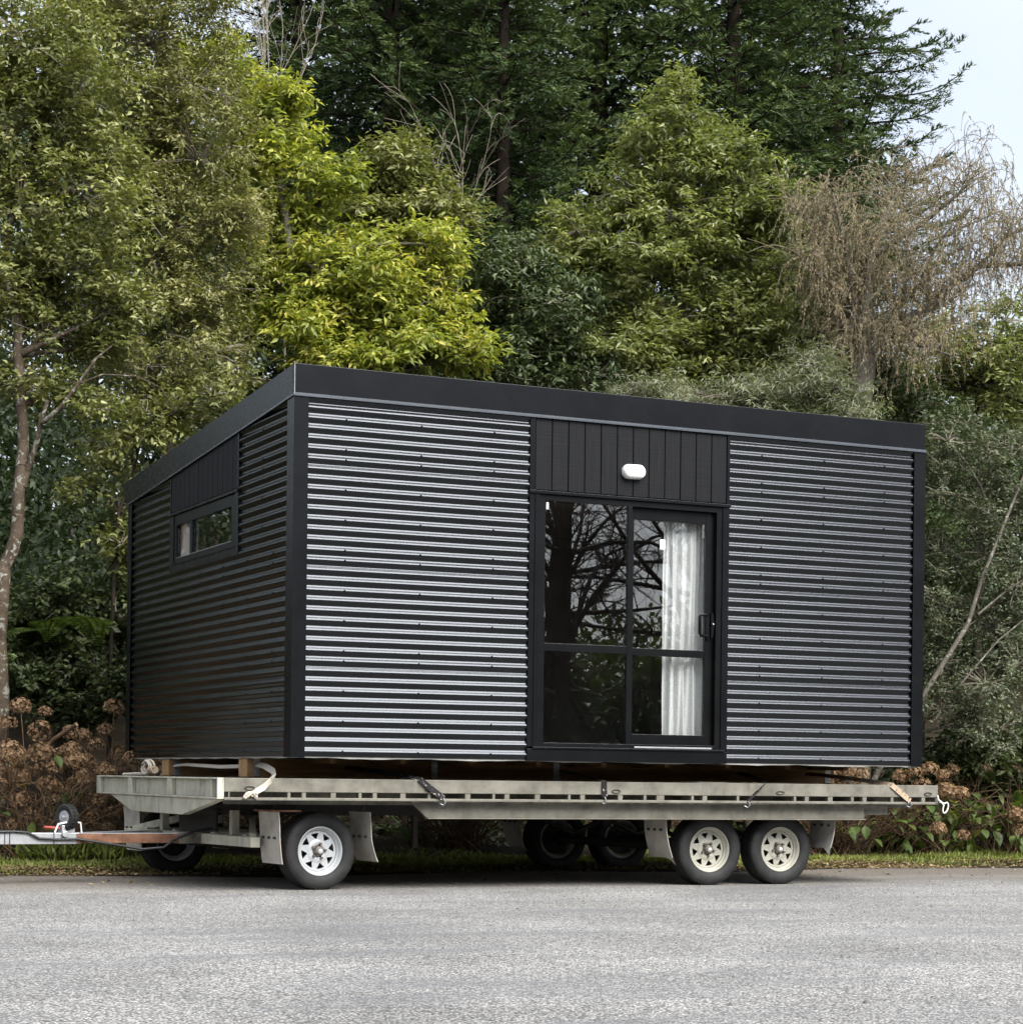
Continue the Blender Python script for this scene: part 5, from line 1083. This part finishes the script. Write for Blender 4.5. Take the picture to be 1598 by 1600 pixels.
hydrangea('dried brown hydrangea just left of the cabin end wall', 0.15, 5.75, 60, 0.9, 0.8, 24, 16, 32,
  heads_px=[(178, 1106, 21.6, 1.1), (165, 1142, 21.5, .9), (130, 1150, 21.4), (110, 1145, 21.4, .9), (150, 1165, 21.4), (188, 1178, 21.4, 1.1), (135, 1190, 21.3, 1.1), (100, 1178, 21.3), (160, 1212, 21.3), (185, 1230, 21.3), (120, 1222, 21.2), (150, 1250, 21.2), (140, 1275, 21.2, .9), (180, 1270, 21.2)])
hydrangea('bare-stemmed hydrangea seen under the front of the trailer', 1.7, 5.9, 130, 0.9, 1.0, 16, 14, 33)
hydrangea('bare-stemmed hydrangea seen under the middle of the trailer', 3.9, 5.9, 130, 0.9, 1.0, 16, 14, 34)
hydrangea('leafy hydrangea in shade behind the rear wheels', 6.2, 5.7, 110, 0.9, 0.95, 14, 24, 35)
hydrangea('tangled hydrangea with dried heads behind the right end of the deck', 8.3, 5.2, 170, 0.80, 0.9, 16, 60, 36,
  heads_px=[(1325, 1205, 23.8), (1345, 1212, 23.8), (1305, 1212, 23.9), (1430, 1207, 23.6, .9), (1452, 1203, 23.6, 1.05), (1472, 1212, 23.5, .8), (1408, 1214, 23.7), (1440, 1228, 23.6, 1.1), (1480, 1238, 23.4, 1.2), (1500, 1240, 23.4, 1.0), (1465, 1296, 23.2, 1.0), (1505, 1306, 23.2, .8)])
hydrangea('green-leaved hydrangea at the right edge of the picture', 10.5, 5.0, 90, 1.0, 0.85, 7, 260, 37, heads_px=[(1588, 1275, 23.6, 1.2), (1595, 1300, 23.6, 1.0)])
hydrangea('yellowing hydrangea beyond the right end of the deck', 9.4, 4.9, 80, 0.75, 0.65, 4, 190, 38)
# a sawn limb lying in the left hydrangeas
o = tubes_mesh('limb', [(np.array([at(60, 1185, 20.9), at(85, 1155, 20.8), at(120, 1132, 20.7)]), 0.028, 0.022)], M['twig_brown'], 8)
sb = tag(empty('sawn_limb'), 'short sawn brown limb lying among the left dried flower heads', 'branch'); link('limb', o, sb)
c0, c1 = at(120, 1132, 20.7), at(85, 1155, 20.8); dd = Vector(c0 - c1).normalized()
link('cut_face', MB().lathe([(0.0, 0.0), (0.0, 0.0215), (-0.004, 0.022)], 12, 'x').mesh('cut_face', M['fresh_cut'], 30), sb, Matrix.Translation(c0) @ dd.to_track_quat('X', 'Z').to_matrix().to_4x4())

# ------------------------------------------------------------------ verge: grass, tufts, fallen leaves, loose stones
def scatter_uv(n_, u0, u1, v0, v1, g):
    u = g.uniform(u0, u1, n_); v = g.uniform(v0, v1, n_); x = CX + u * CT - v * ST; y = CY + u * ST + v * CT
    return u, v, x, y
g = np.random.default_rng(41)
n_ = 90000; u, v, x, y = scatter_uv(n_, -4, 13, 3.0, 5.6, g)
pr = np.clip((v - 2.98 - 0.20 * np.sin(u * 1.9) - 0.14 * np.sin(u * 5.1)) / 0.75, 0, 1) * np.clip((5.6 - v) / 1.3, 0.05, 1) * (0.55 + 0.45 * np.sin(u * 3.1 + v * 4)); k_ = g.random(n_) < pr
u, v, x, y = u[k_], v[k_], x[k_], y[k_]; m_ = len(x); P = np.stack([x, y, ground_z(x, y)], -1)
D = np.stack([g.normal(0, .55, m_), g.normal(0, .55, m_), np.ones(m_)], -1); N = np.stack([g.normal(0, 1, m_), g.normal(0, 1, m_), 0.2 * np.ones(m_)], -1); L = g.uniform(0.025, 0.075, m_) * np.clip(0.45 + (v - 3.1) / 1.2, 0.45, 1.15)
tag(link('verge_grass', leaf_mesh('verge_grass', P, D, N, L, L * 0.12 + 0.003, np.clip(g.normal(0.5, 0.22, m_), 0, 1), LM['grass'], 0.05, 0.35)), 'short rough grass along the edge of the road', 'grass', kind='stuff')
def tuft(label, px, py, Yt, n_, h, seed):
    g = np.random.default_rng(seed); c = at(px, py, Yt); z0 = gz(c); m_ = n_; P = np.stack([c[0] + g.normal(0, .10, m_), c[1] + g.normal(0, .08, m_), np.full(m_, z0)], -1)
    D = np.stack([g.normal(0, .45, m_), g.normal(0, .45, m_), np.ones(m_)], -1); N = np.stack([g.normal(0, 1, m_), g.normal(0, 1, m_), 0.3 * np.ones(m_)], -1); L = h * g.uniform(0.5, 1.1, m_)
    o = link('grass_tuft', leaf_mesh('grass_tuft', P - [c[0], c[1], z0], D, N, L, 0.014 + 0 * L, np.clip(g.normal(0.35, 0.2, m_), 0, 1), LM['grass'], 0.05, 0.4), None, Matrix.Translation((c[0], c[1], z0))); tag(o, label, 'grass', 'long grass tufts under the drawbar')
tuft('long grass tuft under the tongue at the left', 75, 1340, 20.2, 90, 0.30, 1); tuft('long grass tuft between the tongue and the front wheel', 160, 1340, 20.4, 80, 0.26, 2); tuft('long grass tuft below the jockey wheel', 115, 1340, 20.3, 70, 0.30, 3)
n_ = 62000; u, v, x, y = scatter_uv(n_, -4, 13, 1.0, 6.5, g); v[30000:] = g.normal(3.25, 0.22, 32000); x = CX + u * CT - v * ST; y = CY + u * ST + v * CT
k_ = g.random(n_) < np.where(v < 2.75, 0.05 + 0.02 * v, np.where(v < 3.75, 0.85, 0.30)) * (0.6 + 0.4 * np.sin(u * 2.3 + v * 3)); x, y, v = x[k_], y[k_], v[k_]; m_ = len(x); P = np.stack([x, y, np.where(v < 3.2, 0.0, ground_z(x, y)) + 0.008 + 0.02 * g.random(m_) * (v > 3.3)], -1)
D = np.stack([g.normal(0, 1, m_), g.normal(0, 1, m_), g.normal(0, .15, m_)], -1); N = np.stack([g.normal(0, .3, m_), g.normal(0, .3, m_), np.ones(m_)], -1); L = g.uniform(0.014, 0.055, m_)
tag(link('leaf_litter', leaf_mesh('leaf_litter', P, D, N, L, L * 0.45, np.clip(g.normal(0.5, 0.25, m_), 0, 1), LM['litter'], 0.25, -0.15)), 'fallen brown leaves along the road edge and under the shrubs', 'leaves', kind='stuff')
n_ = 2600; u, v, x, y = scatter_uv(n_, -5, 12, -10, 3.4, g); v_ok = (v > 2.2) | (g.random(n_) < 0.35); x, y = x[v_ok], y[v_ok]; mb = MB()
for i in range(len(x)):
    s_ = g.uniform(0.004, 0.014); a_ = g.uniform(0, 6.28); b_ = len(mb.v)
    for k_ in range(4): mb.v.append((x[i] + s_ * g.uniform(.7, 1.3) * math.cos(a_ + k_ * 1.57), y[i] + s_ * g.uniform(.7, 1.3) * math.sin(a_ + k_ * 1.57), 0.0))
    mb.v.append((x[i] + g.normal(0, s_ * .3), y[i] + g.normal(0, s_ * .3), s_ * g.uniform(.7, 1.2)))
    mb.f += [(b_, b_ + 1, b_ + 4), (b_ + 1, b_ + 2, b_ + 4), (b_ + 2, b_ + 3, b_ + 4), (b_ + 3, b_, b_ + 4)]
me = bpy.data.meshes.new('loose_stones'); me.from_pydata(mb.v, [], mb.f); M['stone'] = simple('loose_chip', (0.13, 0.125, 0.12), 0.9, 0, 0.6, 3); me.materials.append(M['stone'])
tag(link('loose_stones', me), 'loose dark stone chips scattered on the road', 'stones', kind='stuff')

# ------------------------------------------------------------------ across the road, seen mirrored in the door glass and the steel
GO = 'bare trees across the road, mirrored in the door glass'
protos = []
for i, (x, y, hh) in enumerate([(*W(11.5, -18.6)[:2], 10.0), (*W(15.0, -19.6)[:2], 11.0), (*W(18.5, -19.0)[:2], 11.0), (*W(22.0, -20.4)[:2], 9.5), (*W(7.5, -20.0)[:2], 11.0), (*W(13.0, -22.5)[:2], 8.5)]):
    b_ = np.array([x, y, float(ground_z(x, y))]); lab = 'leafless tree across the road, mirrored in the sliding door glass'
    if i < 2: protos.append(bare_tree('roadside_tree', lab, b_, b_ + [0.6, -0.3, hh], 26, 0.6, 0.16, GO, 'bark_dark', 3, 50 + i, 0.55, 0.18))
    else:
        ro = empty('roadside_tree', Matrix.Translation(Vector(b_)) @ Matrix.Rotation(i * 1.7, 4, 'Z')); tag(ro, lab, 'tree', GO)
        for ch in protos[i % 2].children:
            c = ch.copy(); COL.objects.link(c); c.parent = ro; c.matrix_local = ch.matrix_local
g = np.random.default_rng(61); P_, D_, N_, L_ = [], [], [], []
for k_ in range(260):
    t = g.uniform(-6, 36); c = np.array(W(t, -24 - g.uniform(0, 8))); c[2] = float(ground_z(c[0], c[1])) + g.uniform(0.2, 1.9); m_ = 260; d = norm(g.standard_normal((m_, 3))); rad = g.uniform(0.7, 1.5)
    P_.append(c + d * rad * g.uniform(0.5, 1.05, (m_, 1))); D_.append(d + g.standard_normal((m_, 3)) * 0.7); N_.append(np.array([0, 0, 1.0]) + 0.6 * g.standard_normal((m_, 3))); L_.append(g.uniform(0.15, 0.32, m_))
P_, D_, N_, L_ = map(np.concatenate, (P_, D_, N_, L_))
tag(link('opposite_hedge', leaf_mesh('opposite_hedge', P_, D_, N_, L_, L_ * 0.5, np.clip(g.normal(0.45, 0.2, len(P_)), 0, 1), LM['under'])), 'hedge and scrub on the far side of the road', 'hedge', kind='stuff')
